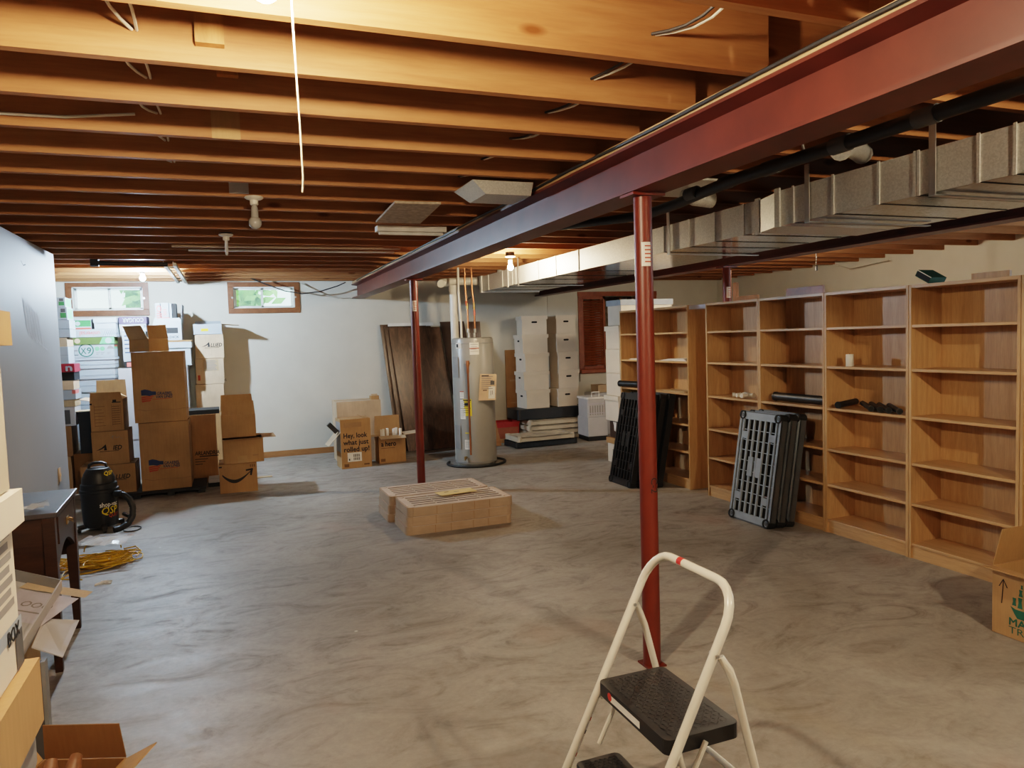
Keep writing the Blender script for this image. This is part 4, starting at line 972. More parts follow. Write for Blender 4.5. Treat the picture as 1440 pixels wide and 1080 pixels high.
# ------------------------------------------------------------------ between opening and bookcases
x0, x1, _, _ = rect(9.75, 829, 856, 614, 585)
t = thing('cabinet', 'low grey-white cabinet on a black plinth by the file boxes', 'cabinet', (5.16, 10.0, 0), RAD(-4))
MB().box(-.16, .16, -.2, .2, .07, .36, 'steelgrey' if 0 else 'greywhite').build('cabinet_body', t); MB().box(-.155, .155, -.195, .195, 0, .069, 'blackmat').build('plinth', t); MB().box(-.15, .15, -.208, -.201, .08, .35, 'greywhite').build('door', t)
t = thing('storage_tote', 'pale ribbed plastic tote standing on the grey-white cabinet', 'tote', (5.15, 10.0, .363), RAD(-4)); mb = MB()
mb.rbox(-.15, .15, -.19, .19, 0, .27, .03, 'greywhite')
for k in range(6): mb.box(-.11+.04*k, -.10+.04*k, -.195, -.19, .03, .17, 'greyink')
for k in (.05, .19): mb.box(-.13, .13, -.196, -.19, k, k+.012, 'laven')
mb.build('tote_body', t); mb = MB(); mb.rbox(-.165, .165, -.205, .205, .271, .30, .03, 'labelw'); mb.build('lid', t)
mb = MB(); mb.tube([(-.06, -.15, .30), (-.06, -.15, .37), (.06, -.15, .37), (.06, -.15, .30)], .01, 'labelw', 6); mb.build('handle', t)
carton('moving_box', 'grey-brown carton half hidden behind the right column of file boxes', 'box', (5.58, 10.55, .003), .34, .4, .66, mat='greywhite')
carton('moving_box', 'small tan carton on the grey-brown carton under the sill', 'box', (5.62, 10.6, .667), .2, .25, .12, mat='beigebox')
# stack left of the far bookcase: (front plane y ~ 8.15)
ys = 8.10; zc = .003
items = [('kraft', 852, 874, 647, 617, 'white carton with a tan lid and small print on the floor by the far bookcase'), ('dark', 854, 874, 617, 593, 'dark brown woven box with a pale tag below the white boxes'), ('lid', 846, 873, 593, 557, 'white lidded box over the dark brown box'),
         ('plain', 848, 873, 557, 525, 'plain white carton, third from the top by the far bookcase'), ('plain', 848, 871, 525, 491, 'plain white carton, second from the top by the far bookcase'), ('lid', 848, 872, 491, 458, 'white lidded box just below the blue-grey lidded box')]
for kd, u0, u1, vb, vt, lab in items:
    ya_, yb_ = Px(u1, (vb+vt)/2, 4.40).y, Px(u0, (vb+vt)/2, 4.40).y; z1 = Px(u1-8, vt, 4.40).z; d_ = .40; w_ = min(.36, yb_-ya_+.02); h_ = z1-zc-.003
    xo = {'dark': .02, 'plain': .012}.get(kd, 0); loc = (4.40+d_/2+xo, max(7.60+w_/2, (ya_+yb_)/2), zc); rz_ = RAD(-90)
    if kd == 'kraft':
        lidbox('file_box', lab, 'box', loc, w_, d_, h_, rz=rz_, lid='kraft', holes='', lh=.07, prints=lambda mb, Fc: [R4(mb, Fc['f'], .12, .19-.02*(i % 2), .06+.022*i, .072+.022*i, 'ink') for i in range(5)], group='boxes stacked by the far bookcase')
    elif kd == 'dark':
        lidbox('woven_box', lab, 'box', loc, w_, d_, h_, rz=rz_, mat='walnutedge', lid=None, holes='', prints=lambda mb, Fc: mb.add([(.08, h_-.012, .002), (.17, h_-.012, .002), (.16, h_-.06, .002), (.145, h_-.13, .002), (.11, h_-.12, .002), (.105, h_-.06, .002)], [tuple(range(6))], 'labelw', Fc['f']), group='boxes stacked by the far bookcase')
    elif kd == 'lid': lidbox('file_box', lab, 'box', loc, w_, d_, h_, rz=rz_, holes='', lh=.06, group='boxes stacked by the far bookcase')
    else: carton('white_carton', lab, 'box', loc, w_-.015, d_-.02, h_, rz=rz_, mat='whitebox', group='boxes stacked by the far bookcase')
    zc = z1
a, b, _, z1 = rect(8.3, 843, 864, 457, 423)
lidbox('file_box', 'white box with a blue-grey lid and dark handle hole, topmost by the far bookcase', 'box', (4.80, 7.96, zc+.004), .74, .36, Px(850, 424, 4.42).z-zc, rz=0, holes='f', lid='bluegrey', lh=.07, group='boxes stacked by the far bookcase')

# ------------------------------------------------------------------ bookcases
BX, BW, BD, BHH = 4.29, .752, .29, 1.862
def bookcase(label, y_near, first=None):
    if first is not None: return dup(first, (BX, y_near, 0), (0, 0, 0), label, 'oak bookcases in a row')
    t = thing('bookcase', label, 'bookcase', (BX, y_near, 0), 0, 'oak bookcases in a row'); e = .002
    for y in (e, BW-e-.019): MB().box(0, BD, y, y+.019, 0, BHH, 'oak').build('side_panel', t, bevel=.0015)
    MB().box(BD-.008, BD-.001, e+.0195, BW-e-.0195, .02, BHH-.02, 'oak').build('back_panel', t)
    MB().box(.0, BD-.009, e+.0195, BW-e-.0195, BHH-.022, BHH, 'oakflat').build('top', t, bevel=.0015)
    MB().box(.012, .028, e+.0195, BW-e-.0195, 0, .084, 'oakflat').build('kick_plate', t)
    for z in (.086, .363, .640, .958, 1.280, 1.577): MB().box(.004, BD-.009, e+.0195, BW-e-.0195, z, z+.019, 'oakflat').build('shelf', t, bevel=.0015)
    return t
Y0B = 5.916
b0 = None; nm = ['oak bookcase holding the white plugs, far end of the near row', 'oak bookcase behind the grey leaning shelf panels', 'oak bookcase with the white candle and black tube pieces', 'empty oak bookcase directly behind the ship-printed box', 'oak bookcase cut off by the photo edge, nearest of the row']
for i in range(5):
    o = bookcase(nm[i], Y0B-BW*(i+1), b0); b0 = b0 or o
for i, lab in enumerate(('oak bookcase beyond the red post, with papers on its shelf', 'oak bookcase farthest away, holding the green paper carton')):
    o = bookcase(lab, 6.205+BW*i, b0); o.scale.y = 1 if i == 0 else .815
SH = [.105, .382, .659, .977, 1.299, 1.596]        # shelf tops
def onshelf(u, z, x): return Px(u, 500, x).y
# white plastic fittings
yb = Px(1036, 552, BX+.08).y
for i in range(6):
    mb = MB(); a = (0, 0, 0); mb.tube([(-.035, 0, .024), (-.01, 0, .024)], .021, 'pvc', 10); mb.tube([(-.01, 0, .024), (.03, 0, .024)], .015, 'pvc', 10); mb.tube([(.03, 0, .024), (.038, 0, .024)], .023, 'pvc', 10)
    r_, c_ = divmod(i, 3)
    o = tag(mb.build('pipe_fitting', loc=(BX+.06+.06*r_, yb-.055*c_-.03*r_-.02, SH[3]+.0015)), 'white plastic fitting in the small pile on the bookcase shelf', 'fitting', 'white fittings on the shelf'); o.rotation_euler.z = RAD(25*i-40)
    if i > 0: o['label'] = 'white plastic fitting in the small pile on the bookcase shelf'
for z, x in ((SH[3]+.055, .085), ):
    pass
# black tubes
def tube(label, p, q, r=.033, grp=None, ring=True):
    t = thing('black_tube', label, 'tube', p, 0, grp); d = V(q)-V(p); mb = MB(); mb.tube([(0, 0, 0), tuple(d)], r, 'black', 16, caps=False); mb.tube([tuple(d*.001), tuple(d*.999)], r*.8, 'hole', 12); mb.build('tube_body', t)
    m2 = MB(); dn = d.normalized(); m2.tube([tuple(-dn*.002), tuple(dn*.012)], r*1.12, 'blacksheen', 16); m2.tube([tuple(-dn*.0035), tuple(-dn*.002)], r*.82, 'hole', 12); m2.build('end_collar', t)
    return t
ya_, yb_ = Px(1092, 558, BX+.1).y, 4.44
tube('long black plastic tube lying along the bookcase shelf above the grey panels', (BX+.09, ya_, SH[3]+.042), (BX+.09, yb_+.01, SH[3]+.042), .036)
for i, y in enumerate((3.979, 3.899, 3.826, 3.738)): tube('short black tube laid slanting outward, %s from the candle side' % ORD[i], (BX+.010, y, SH[3]+.0245), (BX+.205, y+.26, SH[3]+.034), .0192, 'short black tubes on the shelf')
tube('short black tube lying apart from the four parallel ones', (BX+.012, 4.288, SH[3]+.028), (BX+.235, 4.330, SH[3]+.040), .0235)
mb = MB(); mb.lathe([(.026, 0), (.028, .004), (.028, .085), (.026, .09), (.01, .088)], 'labelw', n=20); mb.tube([(0, 0, .088), (0, 0, .097)], .002, 'ink', 5)
tag(mb.build('candle', loc=(BX+.06, Px(1195, 515, BX+.06).y, SH[4]+.001)), 'short white pillar candle on a bookcase shelf', 'candle')
# papers, green carton, bag, black tube on the far cases
ys_ = 6.205
for i, (dy, w_, lab) in enumerate(((.06, .50, 'loose white papers on the bookcase shelf beside the red post'),)):
    mb = MB()
    for k in range(5): mb.box(.02+.006*k, .23, dy+.02*k, dy+w_-.03*k, .004*k, .004*k+.003, 'paper')
    tag(mb.build('paper_sheet', loc=(BX, ys_, SH[4]+.001)), lab, 'paper')
mb = MB(); mb.box(0, .2, 0, .28, 0, .006, 'labelw'); mb.box(.01, .19, .02, .27, .0065, .01, 'paper'); tag(mb.build('paper_sheet', loc=(BX+.03, 7.14, SH[4]+.001)), 'white papers on the farthest bookcase, left of the post', 'paper')
mb = MB(); mb.box(0, .18, 0, .4, 0, .008, 'kraftlite'); tag(mb.build('cardboard_sheet', loc=(BX+.03, 6.32, SH[3]+.001)), 'thin tan sheets on the shelf above the black panels', 'sheet')
def g1(mb, Fc, lid=False):
    T = Fc['f'] 
    if lid: mb.lathe([(.025, 0), (.025, .001)], 'coolwhite', Fc['l'] @ Matrix.Translation((.15, .155, .001)), 12, False); R4(mb, Fc['l'], 0, .28, .19, .215, 'coolwhite'); return
    T = Fc['l']
    mb.add([(.05, .0, .001), (.27, .0, .001), (.27, .11, .001), (.20, .13, .001), (.17, .08, .001), (.11, .06, .001)], [tuple(range(6))], 'greenink', T)
ream('paper_carton', 'green and white paper carton on the farthest bookcase shelf', 'carton', (BX+.145, 7.36, SH[2]+.002), .22, .29, .215, prints=g1, bandh=.45)
tube('black tube sticking out from the farthest bookcase shelf', (BX-.03, 7.54, SH[3]+.042), (BX+.10, 6.99, SH[3]+.042), .034)
mb = MB()
rr = random.Random(3)
for k in range(14):
    a = [(rr.uniform(-.07, .07), rr.uniform(-.09, .09), rr.uniform(0, .13)) for _ in range(3)]; mb.add(a, [(0, 1, 2)], 'bag')
tag(mb.build('plastic_bag', loc=(BX+.17, 7.22, SH[3]+.075+.0)), 'crumpled clear plastic bag on the farthest bookcase', 'bag')
# on top of the bookcases
mb = MB(); mb.box(-.05, .05, -.012, .012, 0, .13, 'tealink'); mb.box(-.046, .046, -.0125, -.012, .004, .126, 'hole')
o = MB(); o.box(-.07, .07, -.06, .06, 0, .045, 'tealink'); o.box(-.0705, -.07, -.056, .056, .004, .041, 'blackmat'); o.box(-.071, -.0702, -.06, .06, .040, .0455, 'labelw')
q = tag(o.build('book', loc=(BX+.16, 3.635, BHH+.034)), 'dark green book tilted on top of the near bookcases', 'book'); q.rotation_euler = (RAD(30), 0, 0)
mb = MB(); mb.box(0, .02, 0, .42, 0, .075, 'redwood'); tag(mb.build('wood_board', loc=(BX+.25, 4.68, BHH+.003)), 'short red-brown board on edge atop the bookcase row', 'board')
mb = MB(); mb.box(0, .02, 0, .25, 0, .05, 'oak'); tag(mb.build('wood_board', loc=(BX+.25, 3.15, BHH+.003)), 'oak board on edge atop the nearest full bookcase', 'board')
t = thing('wooden_stand', 'light wooden frame corner standing up behind the bookcases', 'frame', (BX+.25, 5.53, BHH+.003)); MB().box(0, .03, .24, .29, 0, .185, 'block').build('upright', t); MB().box(0, .03, -.05, .238, 0, .05, 'block').build('rail', t)
mb = MB(); mb.box(0, BD, .01, .275, 0, .04, 'laven'); tag(mb.build('filler_board', loc=(BX+.01, Y0B+.003, BHH-.045+.0)), 'pale lavender board bridging the gap between bookcases', 'board')
filler = MB(); filler.box(0, .012, 0, .26, 0, BHH-.05, 'oak')
tag(filler.build('filler_board', loc=(BX+.22, Y0B+.02, .001)), 'oak filler board standing in the gap between bookcases', 'board')

# ------------------------------------------------------------------ step stool
t = thing('step_stool', 'white tubular step stool with black treads in the foreground', 'step stool', (1.1, 1.93, 0))
O = V((1.1, 1.93, 0))
def st(p): return V(p)-O
yl, yr = 2.15, 1.70
def railx(z): return .895+.515*z
pts = [(railx(.012), yr, .012), (railx(.30), yr, .30), (railx(.68), yr, .68), (railx(.755), yr, .755)]
for k in range(1, 7):
    a = RAD(90*k/6); z = .755+.10*sin(a); pts.append((railx(z), yr+.10*(1-cos(a)), z))
for k in range(0, 7):
    a = RAD(90-90*k/6); z = .755+.10*sin(a); pts.append((railx(z), yl-.10*(1-cos(a)), z))
pts += [(railx(.68), yl, .68), (railx(.30), yl, .30), (railx(.012), yl, .012)]
MB().tube([st(p) for p in pts], .0140, 'whitesteel', 14).build('frame_tube', t)
for yy in (yr, yl):
    MB().tube([st((railx(.0)+.002, yy, 0)), st((railx(.03), yy, .03))], .018, 'rubber', 12).build('foot_cap', t)
    s_ = .018 if yy == yl else -.018
    m = MB(); m.tube([st((1.262, yy+s_*.3, .672)), st((1.282, yy+s_, .635)), st((1.30, yy+s_, .59)), st((1.45, yy+s_, .012))], [.011, .013, .012, .012], 'whitesteel', 10); m.build('rear_leg', t)
    MB().tube([st((1.449, yy+s_, 0)), st((1.442, yy+s_, .03))], .016, 'rubber', 12).build('foot_cap', t)
    s2 = -.004 if yy == yl else .004
    MB().tube([st((1.215, yy+s2, .43)), st((1.10, yy+s2, .22))], .008, 'whitesteel', 8).build('strut', t)
    q = MB(); q.tube([st((1.245, yy-.018, .68)), st((1.245, yy+.018, .68))], .006, 'strap', 8); q.tube([st((railx(.42), yy-.018, .385)), st((railx(.42), yy+.018, .385))], .006, 'strap', 8); q.build('rivet', t)
MB().tube([st((1.38, yr, .25)), st((1.38, yl, .25))], .010, 'whitesteel', 10).build('rear_brace', t)
def tread(x0, x1, y0, y1, z1, th):
    m = MB(); m.rbox(x0-O.x, x1-O.x, y0-O.y, y1-O.y, z1-th, z1, .022, 'black', None, 4)
    nx, ny = 14, 22
    for i in range(nx):
        for j in range(ny):
            cx = x0-O.x+.02+(x1-x0-.04)*(i+.5)/nx; cy = y0-O.y+.02+(y1-y0-.04)*(j+.5)/ny; s_ = .0055 if (i+j) % 2 else -.0055
            m.add([(cx-.0055, cy-s_, z1), (cx-.001, cy-s_+.002, z1+.0012), (cx+.0055, cy+s_, z1), (cx+.001, cy+s_-.002, z1+.0012)], [(0, 1, 2, 3)], 'blacksheen')
    return m
m = tread(1.092, 1.345, 1.717, 2.128, .45, .045)
T = frame((1.0915-O.x, 2.04-O.y, .410), (0, -1, 0), (0, 0, 1), (-1, 0, 0)); R4(m, T, .0, .18, .006, .028, 'labelw', .0006); m.lathe([(.013, 0), (.013, .0012)], 'redpl', T @ Matrix.Translation((-.005, .02, 0)), 12, False)
m.build('upper_tread', t, bevel=.004)
m = tread(.965, 1.125, 1.717, 2.06, .235, .04); m.build('lower_tread', t, bevel=.004)
# warning sticker on the far rail, red mark on the top bend
m = MB(); vs = []
def onrail(z0, z1, mat, a0, a1, r=.0146):
    d = V((.515, 0, 1)).normalized(); u = V((0, 1, 0)); w = d.cross(u); vs = []
    for k in range(7):
        a = a0+(a1-a0)*k/6
        for z in (z0, z1): vs.append(st((railx(z), yl, z))+(u*cos(a)+w*sin(a))*r)
    m.add(vs, [(2*k, 2*k+2, 2*k+3, 2*k+1) for k in range(6)], mat)
onrail(.20, .335, 'labelw', -2.9, .4)
for z, mt in ((.315, 'redink'), (.275, 'ink'), (.205, 'redink')): onrail(z, z+.012, mt, -2.8, .3, .0149)
for k in range(4): onrail(.215+.012*k, .220+.012*k, 'ink', -2.4, -.2, .0149)
onrail(.245, .27, 'ink', -2.0, -1.0, .0149)
m.build('warning_sticker', t)
m = MB(); m.tube([st((railx(.855), 2.0, .8555)), st((railx(.855), 1.975, .8555))], .0146, 'redpl', 10); m.build('red_mark', t)

# ------------------------------------------------------------------ shop vacuum
VX, VY = -1.135, 7.40
t = thing('shop_vacuum', 'black wet and dry shop vacuum with thick hose beside the dark desk', 'vacuum', (VX, VY, 0))
VC = math.atan2(-VY, -VX)+.0
def curvetext(mb, txt, r0, a, z, size, mat, bold=.02, shear=0., sx=1., rtop=None):
    vs, fs = text_mesh(txt, bold, shear, 'LEFT')
    out = []
    for v in vs:
        aa = a+v.x*size*sx/r0; out.append((r0*cos(aa), r0*sin(aa), z+v.y*size))
    mb.add(out, fs, mat)
mb = MB(); mb.lathe([(.115, .035), (.135, .045), (.142, .10), (.150, .33), (.150, .345), (.158, .35), (.158, .372), (.150, .378), (0, .378)], 'black', n=40)
a = VC-.02
curvetext(mb, 'shop-vac', .1500, a-.02, .225, .058, 'labelw', .02, sx=.80); curvetext(mb, 'QSP', .1490, a+.02, .160, .088, 'yellow', .01, .2, sx=.95); curvetext(mb, 'QUIET', .1480, a+.45, .128, .042, 'redink', .02, sx=.9)
mb.build('drum', t)
mb = MB(); mb.lathe([(.148, .379), (.146, .42), (.135, .43), (.132, .47), (.118, .50), (.118, .51), (.09, .555), (.04, .567), (0, .568)], 'black', n=36)
curvetext(mb, 'QSP', .128, VC+.35, .50, .05, 'yellow', .02)
mb.build('motor_head', t)
MB().tube([(-.07, 0, .553), (-.065, 0, .59), (-.03, 0, .605), (.03, 0, .605), (.065, 0, .59), (.07, 0, .553)], .012, 'black', 8).build('handle', t)
mb = MB(); mb.tube([(.13, -.09, .325), (.19, -.11, .325)], .03, 'black', 12); mb.build('hose_port', t)
mb = MB(); hp = [(.17, -.10, .325), (.21, -.11, .31), (.25, -.12, .27), (.275, -.13, .20), (.27, -.15, .12), (.235, -.18, .065), (.18, -.22, .04), (.12, -.25, .033)]
hh2 = []
for i in range(len(hp)-1):
    for k in range(6): hh2.append(V(hp[i]).lerp(V(hp[i+1]), k/6))
mb.tube(hh2, [.0255+.0022*(i % 2) for i in range(len(hh2))], 'black', 12); mb.build('hose', t)
for a in (.4, 1.9, 3.5, 5.0): MB().tube([(.12*cos(a), .12*sin(a), .05), (.185*cos(a), .185*sin(a), .045)], .022, 'black', 8).build('caster_arm', t)
for a in (.4, 1.9, 3.5, 5.0):
    MB().tube([(.175*cos(a)-.012, .175*sin(a), .0225), (.175*cos(a)+.012, .175*sin(a), .0225)], .022, 'rubber', 12).build('caster', t)
mb = MB(); mb.tube([(.17, .1, .1), (.22, .02, .09)], .018, 'black', 8); mb.build('drain_plug', t)
pts = [(.2+.07*cos(a)+.06, -.14+.16*sin(a)*.6, .006) for a in [RAD(-160+18*i) for i in range(16)]]
MB().tube(pts, .005, 'rubber', 6).build('power_cord', t)
# yellow extension cord heap
rr = random.Random(11); mb = MB()
cx0 = V((-.98, 6.22, 0))
for k in range(46):
    a0 = rr.uniform(0, 6.28); ex = rr.uniform(.10, .27); ey = rr.uniform(.05, .13); ang = rr.gauss(.25, .35); ox = rr.gauss(0, .07); oy = rr.gauss(0, .08); z0 = .008+rr.random()*.045; pts = []
    for i in range(15):
        q = a0+i*.36; x = ex*cos(q)*(1+.1*sin(3*q+k)); y = ey*sin(q)*(1+.15*cos(2*q)); pts.append((ox+x*cos(ang)-y*sin(ang), oy+x*sin(ang)+y*cos(ang), z0+.010*sin(q*2+k)))
    mb.tube(pts, .0048, 'yellowcord', 5)
for s_ in ([(-.1, -.2, .02), (-.2, -.35, .01), (-.05, -.42, .006)], [(.15, .12, .02), (.24, .26, .006), (.20, .38, .006), (.12, .34, .006)]): mb.tube(s_, .0048, 'yellowcord', 5)
arc = [(-.02+.13*cos(a), .28+.03*sin(a), .03+.10*sin(a)) for a in [RAD(15*i) for i in range(13)]]; mb.tube(arc, .0048, 'yellowcord', 5)
tag(mb.build('extension_cord', loc=cx0), 'tangled heap of yellow extension cord on the floor by the desk legs', 'cord')
rr = random.Random(5); t = thing('plastic_bag', 'clear plastic bag with crumpled white filling on the yellow cord', 'bag', tuple(Pz(148, 762, .135)), RAD(-10)); t.location.z = .135
g = [[None]*9 for _ in range(6)]; mb = MB(); vs = []
for i in range(6):
    for j in range(9): vs.append((-.15+.3*j/8+rr.uniform(-.01, .01), -.12+.24*i/5+rr.uniform(-.01, .01), .022*sin(pi*i/5)*sin(pi*j/8)+rr.uniform(0, .014)))
mb.add(vs, [(i*9+j, i*9+j+1, (i+1)*9+j+1, (i+1)*9+j) for i in range(5) for j in range(8)], 'labelw'); mb.build('filling', t)
mb = MB(); vs = [(x*1.22, y*1.3+.02, z*1.2+.006) for x, y, z in vs]; mb.add(vs, [(i*9+j, i*9+j+1, (i+1)*9+j+1, (i+1)*9+j) for i in range(5) for j in range(8)], 'bag'); mb.build('film', t)
mb = MB()
for k in range(4): mb.tube([(.0, .01*k, .004), (.06, .03*k-.03, .012), (.10, .02*k, .004), (.03, .05+.01*k, .006)], .003, 'labelw', 5)
tag(mb.build('white_cable', loc=(-.93, 5.62, .001)), 'thin pale cable bundle on the floor behind the near desk leg', 'cable')

# ------------------------------------------------------------------ dark desk
t = thing('side_desk', 'dark wood desk with one drawer and tapered legs by the partition', 'desk', (-1.118, 4.49, 0), RAD(2.2))
wx, wy = .277, .345                       # half depth (x) and half width (y)
mb = MB(); mb.box(-wx, wx, -wy, wy, .785, .81, 'desktop'); mb.build('desk_top', t, bevel=.004)
for s_ in (-1, 1):
    yy = s_*(wy-.02)
    mb = MB(); mb.box(-wx+.02, wx-.065, min(yy, yy-s_*.018), max(yy, yy-s_*.018), .44, .784, 'deskwood'); mb.box(-wx+.01, wx-.02, min(yy, yy+s_*.006), max(yy, yy+s_*.006), .735, .784, 'deskwood'); mb.build('side_panel', t)
    for xx in (wx-.04, -wx+.04):
        q = MB(); c = (xx, yy-s_*.012); vs = []
        for z, r_ in ((.0, .017), (.42, .027), (.784, .027)): vs += [(c[0]-r_, c[1]-r_, z), (c[0]+r_, c[1]-r_, z), (c[0]+r_, c[1]+r_, z), (c[0]-r_, c[1]+r_, z)]
        q.add(vs, [(3, 2, 1, 0), (8, 9, 10, 11)]+[(4*k+i, 4*k+(i+1) % 4, 4*k+4+(i+1) % 4, 4*k+4+i) for k in range(2) for i in range(4)], 'deskwood'); q.build('leg', t, bevel=.002)
T = frame((wx-.03, -wy+.06, 0), (0, 1, 0), (0, 0, 1), (1, 0, 0)); W_ = 2*wy-.12; p = [(0, .784), (W_, .784), (W_, .50)]
for k in range(13): u = k/12; p.append((W_-u*W_, .50+.10*sin(pi*u)))
mb = MB(); mb.prism(p, -.01, .01, 'deskwood', T); mb.build('apron', t)
dr = MB(); dr.box(.04, W_-.04, .635, .765, .011, .022, 'deskwood', None) if 0 else dr.add([tuple(T @ V(q)) for q in ((.03, .63, .0102), (W_-.03, .63, .0102), (W_-.03, .77, .0102), (.03, .77, .0102), (.03, .63, .02), (W_-.03, .63, .02), (W_-.03, .77, .02), (.03, .77, .02))], [(0, 1, 2, 3), (4, 5, 6, 7), (0, 1, 5, 4), (1, 2, 6, 5), (2, 3, 7, 6), (3, 0, 4, 7)], 'deskwood')
d_ = dr.build('drawer', t, bevel=.003)
mb = MB(); c = T @ V((W_/2, .70, .021)); mb.box(c.x, c.x+.004, c.y-.03, c.y+.03, c.z-.02, c.z+.02, 'brass'); mb.tube([(c.x+.004, c.y-.022, c.z+.008), (c.x+.022, c.y-.022, c.z), (c.x+.026, c.y, c.z-.012), (c.x+.022, c.y+.022, c.z), (c.x+.004, c.y+.022, c.z+.008)], .004, 'brass', 6); mb.build('drawer_pull', d_)
MB().box(-wx+.03, -wx+.05, -wy+.06, wy-.06, .44, .784, 'deskwood').build('back_panel', t)
mb = MB(); rr = random.Random(9); vs = []
for i in range(4):
    for j in range(6): vs.append((-.09+.18*j/5, -.045+.09*i/3+rr.uniform(-.012, .012), rr.uniform(.006, .04)))
mb.add(vs, [(i*6+j, i*6+j+1, (i+1)*6+j+1, (i+1)*6+j) for i in range(3) for j in range(5)], 'bag')
mb.tube([(-.06, 0, .012), (.0, .01, .016), (.07, 0, .012)], .008, 'bag', 6)
tag(mb.build('plastic_wrap', loc=(-.975, 4.27, .811), rz=.3), 'small crumpled clear plastic wrap on the desk top', 'wrap')

# ------------------------------------------------------------------ things along the left edge
xr = -.322; yf = 1.30; wd, dp = .32, .40
zc = .003
lay = [('white file box at the foot of the tall stack at the left edge', .268, 'whitebox', 'whitebox'), ('white file box, second from the floor at the left edge', .268, 'whitebox', 'whitebox'), ('white file box, third from the floor at the left edge', .268, 'whitebox', 'whitebox')]
for lab, h, m_, l_ in lay:
    lidbox('file_box', lab, 'box', (xr-wd/2, yf-dp/2, zc), wd, dp, h, holes='r', mat=m_, lid=l_, group='white file boxes at the left edge'); zc += h+.003
z1 = 1.132
def p0(mb, Fc): 
    T = Fc['r']; mb.add([(.16, .07, .001), (.385, .15, .001), (.385, .22, .001), (.16, .16, .001)], [(0, 1, 2, 3)], 'greyink', T)
lidbox('file_box', 'white file box with a tan lid, just below the printed one at the left edge', 'box', (xr-wd/2+.010, yf-dp/2+.005, zc), wd+.03, dp, z1-zc-.003, holes='', lid='kraft', lh=.10, prints=p0, group='white file boxes at the left edge')
m = MB(); T = frame((xr+.0265, yf-.03, z1-.045), (0, -1, 0), (0, 0, 1), (1, 0, 0)); m.add([(-.008, -.012, 0), (.012, -.008, 0), (.010, .014, 0), (-.006, .012, 0)], [(0, 1, 2, 3)], 'hole', T)
z2 = 1.397
def p1(mb, Fc):
    T = Fc['r']; hb = z2-z1
    for i in range(7): R4(mb, T, .19, .355-.012*(i % 2), .10+.017*i, .111+.017*i, 'greyink')
    R4(mb, T, .2, .384, .055, .075, 'bluegrey'); R4(mb, T, .345, .384, .0, .055, 'greydk'); mb.text('BOX', .305, .05, .03, 'ink', T, .02)
lidbox('file_box', 'white file box printed with grey lines, under the plain kraft one at the left edge', 'box', (xr-wd/2+.022, yf-dp/2-.008, z1), wd, dp, z2-z1, holes='', lh=.05, prints=p1, group='white file boxes at the left edge')
lidbox('file_box', 'cream file box with a kraft lid, topmost at the left edge', 'box', (xr-wd/2+.024, yf-dp/2-.01, z2+.003), wd, dp, .262, holes='', mat='beigepl', lid='kraft', lh=.05, group='white file boxes at the left edge')
# tilted printed carton under the desk and its open flap
def sheetthing(name, label, cat, faces, fl=None):
    o = V(faces[0][0][0]); t = thing(name, label, cat, tuple(o)); 
    for pts, th, mat, nm in faces: MB().sheet([V(p)-o for p in pts], th, mat).build(nm, t)
    return t, o
Rr, TL, Bt, BL = V((-.775, 3.86, .50)), V((-1.16, 4.10, .575)), V((-.83, 3.34, .40)), V((-1.25, 3.55, .47))
t, o = sheetthing('printed_carton', 'open white carton tilted under the desk with one flap hanging out', 'carton', [((BL, Bt, Rr, TL), -.02, 'greywhite', 'carton_panel')])
nrm = (Bt-BL).cross(TL-BL).normalized()
m = MB(); m.sheet([p-o for p in (Bt, Rr, Rr+nrm*.055, Bt+nrm*.055)], .006, 'greywhite'); m.sheet([p-o for p in (Rr, TL, TL+nrm*.055, Rr+nrm*.055)], .006, 'steelgrey'); m.build('carton_side', t)
ex = (Bt-BL).normalized(); ey = nrm.cross(ex); TT = frame(BL-o+nrm*.004, ex, ey, nrm)
m = MB(); R4(m, TT, .12, .40, .22, .45, 'laven', .0005); m.text('OOO', .2, .33, .06, 'greyink', TT, .01); R4(m, TT, .16, .35, .29, .30, 'greyink', .001); R4(m, TT, .36, .42, .02, .03, 'ink', .001); R4(m, TT, .1, .42, .46, .52, 'beigebox', .001)
m.build('printed_sheet', t)
m = MB(); f0 = V((-.80, 3.40, .415)); f1 = V((-.80, 3.62, .455)); m.sheet([p-o for p in (f0, Pz(88, 925, .36), Pz(111, 873, .38), f1)], .004, 'greywhite'); m.build('flap', t)
carton('moving_box', 'plain carton under the tilted printed carton by the desk', 'box', (-1.05, 3.58, .003), .38, .44, .355, mat='kraftlite')
m = MB(); m.box(-.13, 0, -.015, .015, 0, .50, 'greydk'); m.box(-.004, .008, -.022, .022, 0, .505, 'steelgrey')
tag(m.build('metal_upright', loc=(-.672, 3.0, 0)), 'dark metal upright standing beside the tan-lidded file box', 'upright')
# open box in the corner with wooden pieces
FBx, FBy = -.565, 2.48
carton('open_box', 'open brown box with raised flaps on the floor in the lower left', 'box', (FBx, FBy, .003), .27, .36, .285, mat='kraftdark', flaps={'b': 84, 'r': 152, 'l': 120}, fl={'b': .12, 'r': .12, 'l': .1}, rz=RAD(-22), inside='kraft')
for i, (pp, lab) in enumerate((([(.02, -.12, .05), (.015, -.02, .24), (.00, .03, .33), (-.01, .06, .365)], 'brown turned wooden piece in the open floor box, left one'), ([(.08, -.1, .05), (.075, -.02, .25), (.07, .03, .345), (.06, .07, .37)], 'brown turned wooden piece in the open floor box, right one'))):
    tag(MB().tube(pp, [.02, .024, .026, .016], 'woodpiece', 10).build('wooden_piece', loc=(FBx-.01, FBy-.02, .004), rz=RAD(-22)), lab, 'wooden piece')
